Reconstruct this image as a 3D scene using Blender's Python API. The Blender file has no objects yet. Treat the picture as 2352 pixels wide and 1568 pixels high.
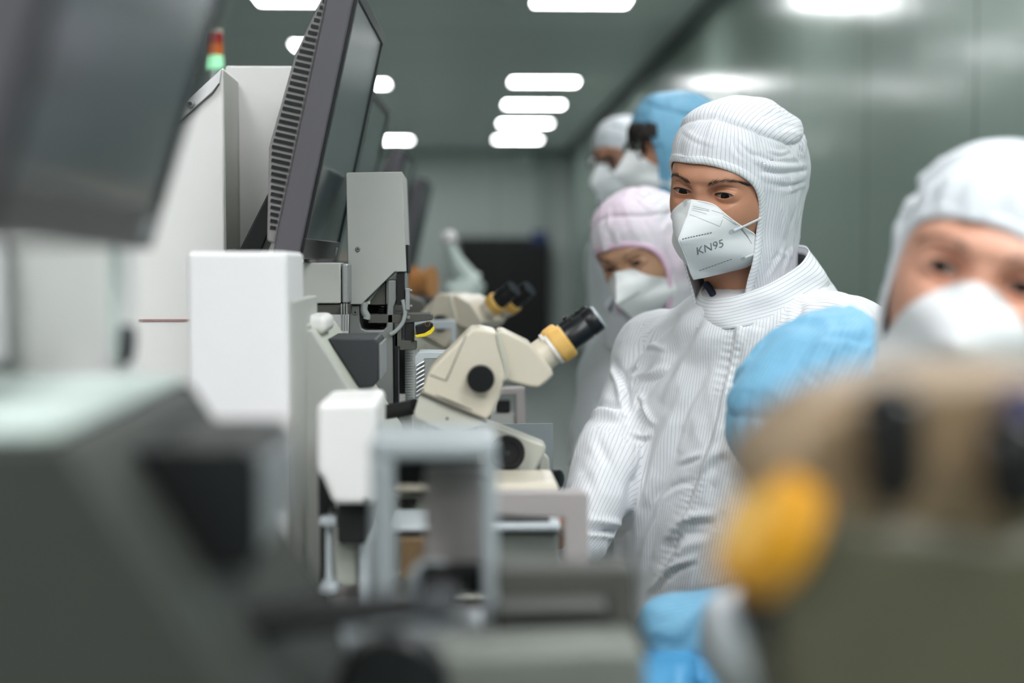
LAMP = 30.5
EXPO = 0.0
FILL_LAMPS = [(.755, y) for y in (-3.0, -1.8, -.6, .6, 2.4, 4.2, 6.4)] + [(1.22, -1.2), (1.22, .1)] + [(-.97, -1.8), (-.97, -.6), (-.97, .3), (-2.6, -1.2), (-2.6, 0.0)]  # ceiling panels added out of view to light the scene
import bpy, bmesh, math, random
import numpy as np
from mathutils import Vector, Matrix
from mathutils.bvhtree import BVHTree

SC = bpy.context.scene
COL = SC.collection
R = math.radians
rng = random.Random(7)

# ------------------------------------------------------------------ camera
FW, FH = 2352.0, 1568.0
F = 50.0 / 36.0 * FW
VPX, VPY = 1060.0, 603.0           # where the room's long axis vanishes
CAM = np.array([0.0, 0.0, 1.40])
_dx, _dy = VPX - FW / 2, VPY - FH / 2
YAW = math.atan2(-_dx, F)
PITCH = math.atan2(-_dy, math.hypot(F, _dx))
_fwd = np.array([math.sin(YAW) * math.cos(PITCH), math.cos(YAW) * math.cos(PITCH), -math.sin(PITCH)])
_rgt = np.array([math.cos(YAW), -math.sin(YAW), 0.0])
_up = np.cross(_rgt, _fwd)
cam = bpy.data.cameras.new('camera')
camo = bpy.data.objects.new('camera', cam)
COL.objects.link(camo)
camo.location = CAM
M3 = np.column_stack([_rgt, _up, -_fwd])
camo.matrix_world = Matrix([[*M3[0], CAM[0]], [*M3[1], CAM[1]], [*M3[2], CAM[2]], [0, 0, 0, 1]])
cam.lens = 50
cam.sensor_width = 36
cam.clip_start = 0.02
cam.dof.use_dof = True
cam.dof.focus_distance = 1.91
cam.dof.aperture_fstop = 2.0
SC.camera = camo


def ray(px, py):
    d = _fwd * F + _rgt * (px - FW / 2) - _up * (py - FH / 2)
    return d / np.linalg.norm(d)


def at(px, py, Y):
    d = ray(px, py)
    return CAM + d * (Y / d[1])


def X_(px, Y):
    return at(px, VPY, Y)[0]


def Z_(py, Y, px=1176):
    return at(px, py, Y)[2]


def project(P):
    P = np.asarray(P) - CAM
    w = P @ _fwd
    return np.stack([FW / 2 + F * (P @ _rgt) / w, FH / 2 - F * (P @ _up) / w], -1)


# ------------------------------------------------------------------ materials
def lin(r, g=None, b=None):
    c = (r, r, r) if g is None else (r, g, b)
    return tuple(((x / 255) / 12.92 if x / 255 <= 0.04045 else ((x / 255 + 0.055) / 1.055) ** 2.4) for x in c) + (1.0,)


def nd(nt, t, **kw):
    n = nt.nodes.new(t)
    for k, v in kw.items():
        if k.startswith('_'):
            n.inputs[k[1:].replace('_', ' ')].default_value = v
        else:
            setattr(n, k, v)
    return n


def mat(name, col, rough=0.5, metal=0.0, noise=0.04, nscale=30, bump=0.0, bscale=200, spec=0.5, coat=0.0, sss=0.0, sheen=0.0, stretch=None):
    m = bpy.data.materials.new(name)
    m.use_nodes = True
    nt = m.node_tree
    b = nt.nodes['Principled BSDF']
    b.inputs['Roughness'].default_value = rough
    b.inputs['Metallic'].default_value = metal
    b.inputs['Specular IOR Level'].default_value = spec
    b.inputs['Coat Weight'].default_value = coat
    b.inputs['Sheen Weight'].default_value = sheen
    if sss:
        b.inputs['Subsurface Weight'].default_value = sss
        b.inputs['Subsurface Radius'].default_value = (0.012, 0.005, 0.003)
        b.inputs['Subsurface Scale'].default_value = 1.0
    tc = nd(nt, 'ShaderNodeTexCoord')
    src = tc.outputs['Object']
    if stretch:
        mp = nd(nt, 'ShaderNodeMapping')
        mp.inputs['Scale'].default_value = stretch
        nt.links.new(src, mp.inputs['Vector'])
        src = mp.outputs['Vector']
    n = nd(nt, 'ShaderNodeTexNoise', _Scale=nscale, _Detail=4.0)
    nt.links.new(src, n.inputs['Vector'])
    mx = nd(nt, 'ShaderNodeMix', data_type='RGBA', blend_type='MULTIPLY')
    mx.inputs['Factor'].default_value = 1.0
    mx.inputs[6].default_value = col
    mr = nd(nt, 'ShaderNodeMapRange')
    mr.inputs['To Min'].default_value = 1 - noise
    mr.inputs['To Max'].default_value = 1 + noise
    nt.links.new(n.outputs['Fac'], mr.inputs['Value'])
    nt.links.new(mr.outputs['Result'], mx.inputs[7])
    nt.links.new(mx.outputs[2], b.inputs['Base Color'])
    if bump:
        n2 = nd(nt, 'ShaderNodeTexNoise', _Scale=bscale, _Detail=5.0)
        nt.links.new(src, n2.inputs['Vector'])
        bp = nd(nt, 'ShaderNodeBump')
        bp.inputs['Strength'].default_value = bump
        bp.inputs['Distance'].default_value = 0.002
        nt.links.new(n2.outputs['Fac'], bp.inputs['Height'])
        nt.links.new(bp.outputs['Normal'], b.inputs['Normal'])
    return m


def emit(name, col, s):
    m = bpy.data.materials.new(name)
    m.use_nodes = True
    nt = m.node_tree
    b = nt.nodes['Principled BSDF']
    b.inputs['Base Color'].default_value = col
    b.inputs['Emission Color'].default_value = col
    b.inputs['Emission Strength'].default_value = s
    return m


def cloth(name, col, stripe=None, period=0.0056, bump=0.35, bscale=26, tint=None, trans=0.0, width=0.06):
    """woven cleanroom fabric; the first UV runs across the stripes, in metres"""
    m = bpy.data.materials.new(name)
    m.use_nodes = True
    nt = m.node_tree
    b = nt.nodes['Principled BSDF']
    b.inputs['Roughness'].default_value = 0.55
    b.inputs['Specular IOR Level'].default_value = 0.35
    b.inputs['Sheen Weight'].default_value = 0.08
    L = nt.links.new
    tc = nd(nt, 'ShaderNodeTexCoord')
    base = nd(nt, 'ShaderNodeRGB')
    base.outputs[0].default_value = col
    out = base.outputs[0]
    if tint:
        n0 = nd(nt, 'ShaderNodeTexNoise', _Scale=9.0, _Detail=3.0)
        L(tc.outputs['Object'], n0.inputs['Vector'])
        mr0 = nd(nt, 'ShaderNodeMapRange')
        mr0.inputs['From Min'].default_value = 0.4
        mr0.inputs['From Max'].default_value = 0.62
        L(n0.outputs['Fac'], mr0.inputs['Value'])
        mx0 = nd(nt, 'ShaderNodeMix', data_type='RGBA')
        L(mr0.outputs['Result'], mx0.inputs['Factor'])
        L(out, mx0.inputs[6])
        mx0.inputs[7].default_value = tint
        out = mx0.outputs[2]
    if stripe:
        uv = nd(nt, 'ShaderNodeUVMap')
        sx = nd(nt, 'ShaderNodeSeparateXYZ')
        L(uv.outputs['UV'], sx.inputs['Vector'])
        dv = nd(nt, 'ShaderNodeMath', operation='DIVIDE')
        dv.inputs[1].default_value = period
        L(sx.outputs['X'], dv.inputs[0])
        fr = nd(nt, 'ShaderNodeMath', operation='FRACT')
        L(dv.outputs[0], fr.inputs[0])
        sb = nd(nt, 'ShaderNodeMath', operation='SUBTRACT')
        sb.inputs[1].default_value = 0.5
        L(fr.outputs[0], sb.inputs[0])
        ab = nd(nt, 'ShaderNodeMath', operation='ABSOLUTE')
        L(sb.outputs[0], ab.inputs[0])
        mr = nd(nt, 'ShaderNodeMapRange', interpolation_type='SMOOTHSTEP')
        mr.inputs['From Min'].default_value = width * 0.6
        mr.inputs['From Max'].default_value = width * 1.4
        mr.inputs['To Min'].default_value = 1.0
        mr.inputs['To Max'].default_value = 0.0
        L(ab.outputs[0], mr.inputs['Value'])
        mx = nd(nt, 'ShaderNodeMix', data_type='RGBA')
        L(mr.outputs['Result'], mx.inputs['Factor'])
        L(out, mx.inputs[6])
        mx.inputs[7].default_value = stripe
        out = mx.outputs[2]
    L(out, b.inputs['Base Color'])
    # fine crumple
    n = nd(nt, 'ShaderNodeTexNoise', _Scale=bscale, _Detail=5.0, _Roughness=0.55, _Distortion=0.15)
    L(tc.outputs['Object'], n.inputs['Vector'])
    s1 = nd(nt, 'ShaderNodeMath', operation='SUBTRACT')
    s1.inputs[1].default_value = 0.5
    L(n.outputs['Fac'], s1.inputs[0])
    a1 = nd(nt, 'ShaderNodeMath', operation='ABSOLUTE')
    L(s1.outputs[0], a1.inputs[0])
    bp = nd(nt, 'ShaderNodeBump', invert=True)
    bp.inputs['Strength'].default_value = bump
    bp.inputs['Distance'].default_value = 0.012
    L(a1.outputs[0], bp.inputs['Height'])
    L(bp.outputs['Normal'], b.inputs['Normal'])
    return m


M = {}
M['white'] = mat('white_enamel', lin(236, 233, 231), 0.42, noise=0.015)
M['white_cool'] = mat('cool_white_enamel', lin(232, 229, 230), 0.4, noise=0.015)
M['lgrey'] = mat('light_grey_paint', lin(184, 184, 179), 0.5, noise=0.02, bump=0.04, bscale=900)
M['ggrey'] = mat('greenish_grey_paint', lin(196, 198, 186), 0.5, noise=0.02)
M['dgrey'] = mat('dark_olive_grey_paint', lin(52, 54, 49), 0.55, noise=0.03)
M['mauve'] = mat('warm_grey_paint', lin(172, 164, 162), 0.6, noise=0.03)
M['umber'] = mat('umber_grey_paint', lin(80, 79, 74), 0.6, noise=0.04)
M['cream'] = mat('cream_enamel', lin(208, 198, 180), 0.35, noise=0.015)
M['khaki'] = mat('khaki_enamel', lin(132, 110, 84), 0.4, noise=0.03)
M['creamg'] = mat('pale_stone_enamel', lin(192, 190, 178), 0.4, noise=0.02)
M['black'] = mat('black_plastic', lin(14, 14, 17), 0.35, noise=0.1)
M['blackm'] = mat('matt_black', lin(12, 12, 14), 0.65, noise=0.1)
M['charcoal'] = mat('charcoal_block', lin(44, 46, 50), 0.5, noise=0.08)
M['bezel'] = mat('grey_violet_plastic', lin(84, 80, 86), 0.42, noise=0.03, bump=0.03, bscale=1500)
M['bezelb'] = mat('dark_monitor_plastic', lin(44, 42, 46), 0.4, noise=0.05)
M['ventp'] = mat('vent_plastic', lin(128, 124, 124), 0.5, noise=0.03)
M['steel'] = mat('cast_steel', lin(150, 152, 150), 0.45, 0.75, noise=0.08, nscale=12, bump=0.06, bscale=80)
M['alu'] = mat('brushed_aluminium', lin(172, 174, 175), 0.38, 0.7, noise=0.06, stretch=(1, 1, 20))
M['alup'] = mat('pale_anodised_frame', lin(190, 196, 200), 0.45, 0.2, noise=0.04)
M['plate'] = mat('bare_sheet_steel', lin(150, 156, 158), 0.5, 0.55, noise=0.06, nscale=8)
M['yellow'] = mat('yellow_plastic', lin(236, 206, 30), 0.45, noise=0.03)
M['amber'] = mat('amber_ring', lin(226, 180, 96), 0.4, noise=0.04)
M['mustard'] = mat('mustard_knob', lin(202, 142, 24), 0.4, noise=0.05)
M['orange'] = mat('orange_plastic', lin(198, 140, 86), 0.45, noise=0.04)
M['cable'] = mat('grey_cable', lin(160, 164, 162), 0.5)
M['brass'] = mat('brass_fitting', lin(150, 118, 60), 0.35, 0.8)
M['redline'] = mat('dull_red_seam', lin(176, 130, 126), 0.6)
M['palegreen'] = mat('pale_green_enamel', lin(200, 212, 206), 0.4, noise=0.02)
M['skin'] = mat('tan_skin', lin(190, 136, 108), 0.46, noise=0.11, nscale=38, bump=0.10, bscale=700, sss=0.12, spec=0.4)
M['skinw'] = mat('light_skin', lin(190, 146, 118), 0.45, noise=0.05, nscale=55, bump=0.08, bscale=700, sss=0.12, spec=0.4)
M['skinp'] = mat('fair_skin', lin(216, 160, 136), 0.42, noise=0.06, nscale=45, bump=0.08, bscale=700, sss=0.12, spec=0.4)
M['hair'] = mat('black_hair', lin(38, 31, 29), 0.5, noise=0.1)
M['lash'] = mat('dark_lash', lin(26, 20, 18), 0.6)
M['sclera'] = mat('shaded_eye_white', lin(164, 150, 144), 0.12, noise=0.02, coat=0.6)  # base colour darkened to stand for shade from the lashes
M['iris'] = mat('brown_iris', lin(24, 14, 10), 0.3, noise=0.08, nscale=300, spec=0.25)
M['pupil'] = mat('pupil', lin(6, 5, 5), 0.12, spec=0.3)
M['lid'] = mat('eyelid_rim', lin(168, 106, 88), 0.4)
M['mask'] = mat('nonwoven_mask', lin(236, 236, 237), 0.75, noise=0.012, bump=0.12, bscale=1400, stretch=(1, 1, 3))
M['maskp'] = mat('mask_emboss_grey', lin(120, 126, 133), 0.6, noise=0.03)
M['maskd'] = mat('mask_weld_grey', lin(196, 201, 205), 0.6, noise=0.03)
M['strap'] = mat('white_elastic', lin(234, 236, 238), 0.6, bump=0.15, bscale=1200)
M['glove'] = mat('blue_nitrile', lin(84, 158, 205), 0.42, noise=0.05, bump=0.1, bscale=90)
M['brownm'] = mat('brown_label', lin(104, 82, 54), 0.6, noise=.15, nscale=80)
M['navy'] = mat('navy_knit', lin(32, 38, 58), 0.8)
M['wire'] = mat('spectacle_metal', lin(120, 120, 122), 0.25, 0.9)
M['blueprint'] = mat('blue_sticker', lin(40, 60, 110), 0.5)

WHT = lin(235, 235, 238)
M['suit'] = cloth('striped_white_cloth', WHT, stripe=lin(166, 170, 181), bump=0.16, period=0.0053, width=0.050)
M['hood'] = cloth('striped_hood_cloth', lin(233, 232, 237), stripe=lin(160, 165, 176), bump=0.18, bscale=30, period=0.0062, width=0.05)
M['hem'] = cloth('striped_binding', lin(236, 236, 239), stripe=lin(160, 165, 176), bump=0.08, period=0.0058, width=0.05)
M['plain'] = cloth('plain_white_cloth', lin(226, 229, 234), bump=0.3, bscale=20)
M['pinkcloth'] = cloth('pale_pink_cloth', lin(233, 229, 235), tint=lin(233, 213, 228), bump=0.4, bscale=30)
M['pinkhem'] = cloth('pink_binding', lin(236, 201, 224), bump=0.1)
M['blue'] = cloth('sky_blue_cloth', lin(128, 184, 214), stripe=lin(96, 152, 192), bump=0.3, bscale=24, period=0.0056, width=0.09)


# lens glass for spectacles
def glass(name, col=(1, 1, 1, 1)):
    m = bpy.data.materials.new(name)
    m.use_nodes = True
    nt = m.node_tree
    b = nt.nodes['Principled BSDF']
    b.inputs['Base Color'].default_value = col
    b.inputs['Roughness'].default_value = 0.03
    b.inputs['Transmission Weight'].default_value = 1.0
    b.inputs['IOR'].default_value = 1.15
    return m


M['glass'] = glass('spectacle_glass')


def screen_mat():
    m = bpy.data.materials.new('lcd_glass')
    m.use_nodes = True
    nt = m.node_tree
    b = nt.nodes['Principled BSDF']
    b.inputs['Base Color'].default_value = lin(70, 78, 82)
    b.inputs['Roughness'].default_value = 0.16
    b.inputs['Specular IOR Level'].default_value = 0.6
    n = nd(nt, 'ShaderNodeTexNoise', _Scale=4.0)
    tc = nd(nt, 'ShaderNodeTexCoord')
    nt.links.new(tc.outputs['Object'], n.inputs['Vector'])
    mr = nd(nt, 'ShaderNodeMapRange')
    mr.inputs['To Min'].default_value = 0.14
    mr.inputs['To Max'].default_value = 0.2
    nt.links.new(n.outputs['Fac'], mr.inputs['Value'])
    nt.links.new(mr.outputs['Result'], b.inputs['Roughness'])
    return m


M['screen'] = screen_mat()


# ------------------------------------------------------------------ object helpers
OFF = {}


def tag(o, label=None, cat=None, group=None, kind=None):
    if label: o['label'] = label
    if cat: o['category'] = cat
    if group: o['group'] = group
    if kind: o['kind'] = kind
    return o


def thing(name, loc, label, cat, group=None):
    o = bpy.data.objects.new(name, None)
    COL.objects.link(o)
    o.empty_display_size = 0.05
    o.location = tuple(loc)
    OFF[o.name] = np.array(loc, float)
    tag(o, label, cat, group)
    return o


def off_of(parent):
    return OFF[parent.name] if parent is not None else np.zeros(3)


def link_mesh(name, verts, faces, material, parent=None, origin=None, sharp=40, bevel=0.0, bseg=2, uvs=None, mids=None, subsurf=0, smooth=True):
    """verts are world coordinates"""
    o0 = np.array(origin, float) if origin is not None else off_of(parent)
    v = np.asarray(verts, float) - o0
    me = bpy.data.meshes.new(name)
    me.from_pydata(v.tolist(), [], [list(map(int, f)) for f in faces])
    mats = material if isinstance(material, (list, tuple)) else [material]
    for mm in mats:
        me.materials.append(mm)
    if mids is not None:
        me.polygons.foreach_set('material_index', np.asarray(mids, np.int32))
    if uvs is not None:       # per vertex or per loop
        ul = me.uv_layers.new(name='UVMap')
        uvs = np.asarray(uvs, float)
        if len(uvs) == len(me.vertices):
            li = np.empty(len(me.loops), np.int32)
            me.loops.foreach_get('vertex_index', li)
            uvs = uvs[li]
        ul.data.foreach_set('uv', uvs.ravel())
    me.validate()
    me.update()
    o = bpy.data.objects.new(name, me)
    COL.objects.link(o)
    if smooth:
        me.polygons.foreach_set('use_smooth', np.ones(len(me.polygons), bool))
        if sharp:
            me.set_sharp_from_angle(angle=R(sharp))
    OFF[o.name] = o0
    if parent is not None:
        o.parent = parent
        o.location = tuple(o0 - off_of(parent))
    else:
        o.location = tuple(o0)
    if bevel:
        b = o.modifiers.new('bevel', 'BEVEL')
        b.width = bevel
        b.segments = bseg
        b.limit_method = 'ANGLE'
        b.angle_limit = R(35)
        b.harden_normals = True
    if subsurf:
        s = o.modifiers.new('sub', 'SUBSURF')
        s.levels = s.render_levels = subsurf
    return o


class MB:
    def __init__(s):
        s.v, s.f = [], []

    def add(s, vs, fs):
        b = len(s.v)
        s.v.extend([tuple(map(float, p)) for p in vs])
        s.f.extend([[b + i for i in f] for f in fs])
        return s

    def box(s, lo, hi):
        x0, y0, z0 = lo
        x1, y1, z1 = hi
        return s.add([(x0, y0, z0), (x1, y0, z0), (x1, y1, z0), (x0, y1, z0), (x0, y0, z1), (x1, y0, z1), (x1, y1, z1), (x0, y1, z1)],
                     [(0, 3, 2, 1), (4, 5, 6, 7), (0, 1, 5, 4), (1, 2, 6, 5), (2, 3, 7, 6), (3, 0, 4, 7)])

    def pbox(s, px0, py0, px1, py1, Y0, Y1):
        a = at(px0, py1, Y0)
        b = at(px1, py0, Y0)
        return s.box((a[0], Y0, a[2]), (b[0], Y1, b[2]))

    def prism(s, poly, Y0, Y1, px=True):
        """outline in the XZ plane (photo pixels seen at Y0, or metres) given real depth along Y"""
        P = [at(x, y, Y0) for x, y in poly] if px else [(x, Y0, z) for x, z in poly]
        area = sum(P[i][0] * P[(i + 1) % len(P)][2] - P[(i + 1) % len(P)][0] * P[i][2] for i in range(len(P)))
        if area < 0:
            P = P[::-1]
        n = len(P)
        vs = [(p[0], Y0, p[2]) for p in P] + [(p[0], Y1, p[2]) for p in P]
        fs = [list(range(n)), list(range(2 * n - 1, n - 1, -1))]
        fs += [(i, i + n, (i + 1) % n + n, (i + 1) % n) for i in range(n)]
        return s.add(vs, fs)

    def lathe(s, p0, axis, prof, n=40, cap=True):
        """prof: [(distance along axis, radius)]"""
        a = np.array(axis, float); a /= np.linalg.norm(a)
        t = np.cross(a, (0, 0, 1) if abs(a[2]) < 0.9 else (1, 0, 0)); t /= np.linalg.norm(t)
        b = np.cross(a, t)
        vs, fs = [], []
        for d, r in prof:
            for k in range(n):
                th = 2 * math.pi * k / n
                vs.append(np.array(p0) + a * d + (t * math.cos(th) + b * math.sin(th)) * r)
        for i in range(len(prof) - 1):
            for k in range(n):
                k2 = (k + 1) % n
                fs.append((i * n + k, i * n + k2, (i + 1) * n + k2, (i + 1) * n + k))
        if cap:
            fs.append(list(range(n))[::-1])
            m0 = (len(prof) - 1) * n
            fs.append([m0 + k for k in range(n)])
        return s.add(vs, fs)

    def cyl(s, p0, p1, r, n=28):
        p0, p1 = np.array(p0, float), np.array(p1, float)
        return s.lathe(p0, p1 - p0, [(0, r), (np.linalg.norm(p1 - p0), r)], n)

    def tube(s, pts, r, n=10, ry=None, nrm=None):
        pts = np.array(pts, float)
        m = len(pts)
        rr = np.broadcast_to(np.asarray(r, float), (m,))
        tg = np.gradient(pts, axis=0)
        tg /= np.linalg.norm(tg, axis=1)[:, None] + 1e-12
        ref = np.array((0, 0, 1.0)) if abs(tg[0][2]) < 0.9 else np.array((1.0, 0, 0))
        vs, fs = [], []
        for i in range(m):
            if nrm is not None:
                b = np.array(nrm[i], float)
            else:
                b = ref - tg[i] * (ref @ tg[i])
            b /= np.linalg.norm(b) + 1e-12
            ref = b
            t = np.cross(tg[i], b)
            rb = rr[i] if ry is None else ry
            for k in range(n):
                th = 2 * math.pi * k / n
                vs.append(pts[i] + t * math.cos(th) * rr[i] + b * math.sin(th) * rb)
        for i in range(m - 1):
            for k in range(n):
                k2 = (k + 1) % n
                fs.append((i * n + k, i * n + k2, (i + 1) * n + k2, (i + 1) * n + k))
        fs.append(list(range(n))[::-1])
        fs.append([(m - 1) * n + k for k in range(n)])
        return s.add(vs, fs)

    def ball(s, c, r, n=24, m=14):
        c = np.array(c, float)
        r = np.broadcast_to(np.asarray(r, float), (3,))
        vs = [c + (0, 0, r[2])]
        for i in range(1, m):
            ph = math.pi * i / m
            for k in range(n):
                th = 2 * math.pi * k / n
                vs.append(c + r * (math.sin(ph) * math.cos(th), math.sin(ph) * math.sin(th), math.cos(ph)))
        vs.append(c - (0, 0, r[2]))
        fs = [(0, 1 + k, 1 + (k + 1) % n) for k in range(n)]
        for i in range(m - 2):
            for k in range(n):
                k2 = (k + 1) % n
                fs.append((1 + i * n + k, 1 + (i + 1) * n + k, 1 + (i + 1) * n + k2, 1 + i * n + k2))
        e = len(vs) - 1
        fs += [(e, 1 + (m - 2) * n + (k + 1) % n, 1 + (m - 2) * n + k) for k in range(n)]
        return s.add(vs, fs)

    def build(s, name, material, parent=None, origin=None, bevel=0.0, sharp=40, bseg=2, **kw):
        return link_mesh(name, s.v, s.f, material, parent, origin, sharp, bevel, bseg, **kw)


def spline(pts, n=24):
    """Catmull-Rom through pts"""
    P = np.array(pts, float)
    P = np.vstack([2 * P[0] - P[1], P, 2 * P[-1] - P[-2]])
    out = []
    seg = len(P) - 3
    per = max(2, n // seg)
    for i in range(seg):
        p0, p1, p2, p3 = P[i:i + 4]
        for t in np.linspace(0, 1, per, endpoint=False):
            out.append(0.5 * ((2 * p1) + (-p0 + p2) * t + (2 * p0 - 5 * p1 + 4 * p2 - p3) * t * t + (-p0 + 3 * p1 - 3 * p2 + p3) * t ** 3))
    out.append(P[-2])
    return np.array(out)


def dup(root):
    """a copy of a thing with copies of its parts and sub-parts"""
    r = root.copy(); COL.objects.link(r)
    for ch in list(root.children):
        c = ch.copy(); COL.objects.link(c); c.parent = r
        for g in list(ch.children):
            d = g.copy(); COL.objects.link(d); d.parent = c
    return r


# numpy value noise -------------------------------------------------
def _hash(ix, iy, iz, seed):
    h = (ix * 374761393 + iy * 668265263 + iz * 2147483647 + seed * 974634777) & 0xFFFFFFFF
    h = ((h ^ (h >> 13)) * 1274126177) & 0xFFFFFFFF
    h = h ^ (h >> 16)
    return (h & 0xFFFFFF) / float(0xFFFFFF)


def vnoise(P, seed=0):
    P = np.asarray(P, float)
    i = np.floor(P).astype(np.int64)
    f = P - i
    f = f * f * f * (f * (f * 6 - 15) + 10)
    r = 0
    for dx in (0, 1):
        for dy in (0, 1):
            for dz in (0, 1):
                w = (f[:, 0] if dx else 1 - f[:, 0]) * (f[:, 1] if dy else 1 - f[:, 1]) * (f[:, 2] if dz else 1 - f[:, 2])
                r = r + w * _hash(i[:, 0] + dx, i[:, 1] + dy, i[:, 2] + dz, seed)
    return r * 2 - 1


def ridge(P, seed=0, octv=2):
    r = 0; a = 1.0; s = 1.0
    for o in range(octv):
        r = r + a * (1 - 2.2 * np.abs(vnoise(P * s, seed + o)))
        a *= 0.5; s *= 2.1
    return r


def sstep(a, b, x):
    t = np.clip((x - a) / (b - a), 0, 1)
    return t * t * (3 - 2 * t)


# surface nets ------------------------------------------------------
def surface_nets(fn, lo, hi, h):
    lo = np.array(lo, float); hi = np.array(hi, float)
    n = np.ceil((hi - lo) / h).astype(int) + 1
    ax = [lo[k] + h * np.arange(n[k]) for k in range(3)]
    G = np.stack(np.meshgrid(*ax, indexing='ij'), -1)
    S = np.empty(tuple(n))
    for i in range(n[0]):
        S[i] = fn(G[i].reshape(-1, 3)).reshape(n[1], n[2])
    inside = S < 0
    c = [(0, 0, 0), (1, 0, 0), (0, 1, 0), (1, 1, 0), (0, 0, 1), (1, 0, 1), (0, 1, 1), (1, 1, 1)]
    sl = lambda A, d: A[d[0]:n[0] - 1 + d[0], d[1]:n[1] - 1 + d[1], d[2]:n[2] - 1 + d[2]]
    cnt = sum(sl(inside, d).astype(np.int8) for d in c)
    act = (cnt > 0) & (cnt < 8)
    acc = np.zeros(act.shape + (3,)); num = np.zeros(act.shape)
    for a in range(8):
        for b in range(a + 1, 8):
            if sum(abs(c[a][k] - c[b][k]) for k in range(3)) != 1:
                continue
            sa, sb = sl(S, c[a]), sl(S, c[b])
            x = act & ((sa < 0) != (sb < 0))
            t = np.where(x, sa / np.where(x, sa - sb, 1), 0)
            for k in range(3):
                acc[..., k] += np.where(x, c[a][k] + t * (c[b][k] - c[a][k]), 0)
            num += x
    idx = -np.ones(act.shape, np.int64)
    idx[act] = np.arange(act.sum())
    I = np.argwhere(act)
    V = lo + h * (I + acc[act] / num[act][:, None])
    faces = []
    for k in range(3):
        o = [0, 0, 0]; o[k] = 1
        A = inside[tuple(slice(0, n[q] - o[q]) for q in range(3))]
        B = inside[tuple(slice(o[q], n[q]) for q in range(3))]
        e = np.argwhere(A != B)
        sg = A[tuple(e.T)]
        u, w = [(1, 2), (2, 0), (0, 1)][k]
        ok = (e[:, u] > 0) & (e[:, w] > 0) & (e[:, u] < n[u] - 1) & (e[:, w] < n[w] - 1)
        e, sg = e[ok], sg[ok]
        du = np.zeros(3, int); du[u] = 1
        dw = np.zeros(3, int); dw[w] = 1
        q = [idx[tuple((e - du - dw).T)], idx[tuple((e - dw).T)], idx[tuple(e.T)], idx[tuple((e - du).T)]]
        Q = np.stack(q, 1)
        Q[~sg] = Q[~sg][:, ::-1]
        faces.append(Q)
    return V, np.vstack(faces)


def smin(a, b, k):
    h = np.clip(0.5 + 0.5 * (b - a) / k, 0, 1)
    return b * (1 - h) + a * h - k * h * (1 - h)


def sd_cap(P, a, b, ra, rb):
    a, b = np.array(a, float), np.array(b, float)
    d = b - a
    t = np.clip(((P - a) @ d) / (d @ d + 1e-12), 0, 1)
    return np.linalg.norm(P - a - t[:, None] * d, axis=1) - (ra + (rb - ra) * t)


def sd_ell(P, c, r, Rm=None):
    q = P - np.array(c, float)
    if Rm is not None:
        q = q @ Rm
    r = np.array(r, float)
    k0 = np.linalg.norm(q / r, axis=1)
    k1 = np.linalg.norm(q / (r * r), axis=1)
    return k0 * (k0 - 1) / (k1 + 1e-9)


def vert_normals(V, Fq):
    Fq = np.asarray(Fq)
    n = np.cross(V[Fq[:, 2]] - V[Fq[:, 0]], V[Fq[:, -1]] - V[Fq[:, 1]])
    N = np.zeros_like(V)
    for k in range(Fq.shape[1]):
        np.add.at(N, Fq[:, k], n)
    return N / (np.linalg.norm(N, axis=1)[:, None] + 1e-12)
# ------------------------------------------------------------------ room shell
X0, X1, YB, YE, ZC = -4.2, 1.6, -4.0, 21.0, 3.05


def wall_mat(name, col, rough, spec, lines=None):
    m = mat(name, col, rough, noise=0.04, nscale=1.2, spec=spec)
    nt = m.node_tree
    b = nt.nodes['Principled BSDF']
    mx = [n for n in nt.nodes if n.type == 'MIX'][0]
    tc = [n for n in nt.nodes if n.type == 'TEX_COORD'][0]
    if lines:
        axis, period = lines
        sx = nd(nt, 'ShaderNodeSeparateXYZ')
        nt.links.new(tc.outputs['Object'], sx.inputs[0])
        dv = nd(nt, 'ShaderNodeMath', operation='DIVIDE'); dv.inputs[1].default_value = period
        nt.links.new(sx.outputs[axis], dv.inputs[0])
        fr = nd(nt, 'ShaderNodeMath', operation='FRACT')
        nt.links.new(dv.outputs[0], fr.inputs[0])
        lt = nd(nt, 'ShaderNodeMath', operation='LESS_THAN'); lt.inputs[1].default_value = 0.012
        nt.links.new(fr.outputs[0], lt.inputs[0])
        m2 = nd(nt, 'ShaderNodeMix', data_type='RGBA')
        nt.links.new(lt.outputs[0], m2.inputs['Factor'])
        nt.links.new(mx.outputs[2], m2.inputs[6])
        m2.inputs[7].default_value = tuple(c * 0.45 for c in col[:3]) + (1,)
        nt.links.new(m2.outputs[2], b.inputs['Base Color'])
    # panels are very slightly wavy
    n2 = nd(nt, 'ShaderNodeTexNoise', _Scale=1.6, _Detail=2.0)
    nt.links.new(tc.outputs['Object'], n2.inputs['Vector'])
    bp = nd(nt, 'ShaderNodeBump'); bp.inputs['Strength'].default_value = 0.05; bp.inputs['Distance'].default_value = 0.1
    nt.links.new(n2.outputs['Fac'], bp.inputs['Height'])
    nt.links.new(bp.outputs['Normal'], b.inputs['Normal'])
    return m


WALLC = lin(142, 158, 149)
mw = wall_mat('glossy_green_grey_panel', WALLC, 0.19, 0.42, ('Y', 1.2))
mwb = wall_mat('matt_green_grey_panel', lin(196, 205, 201), 0.5, 0.3, ('X', 1.2))
mc = wall_mat('green_grey_ceiling_panel', lin(240, 244, 242), 0.36, 0.5, ('Y', 1.2))
mf = wall_mat('pale_epoxy_floor', lin(118, 127, 123), 0.3, 0.5)


def slab(name, lo, hi, m):
    return tag(MB().box(lo, hi).build(name, m, None, origin=lo, smooth=False), kind='structure')


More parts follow.
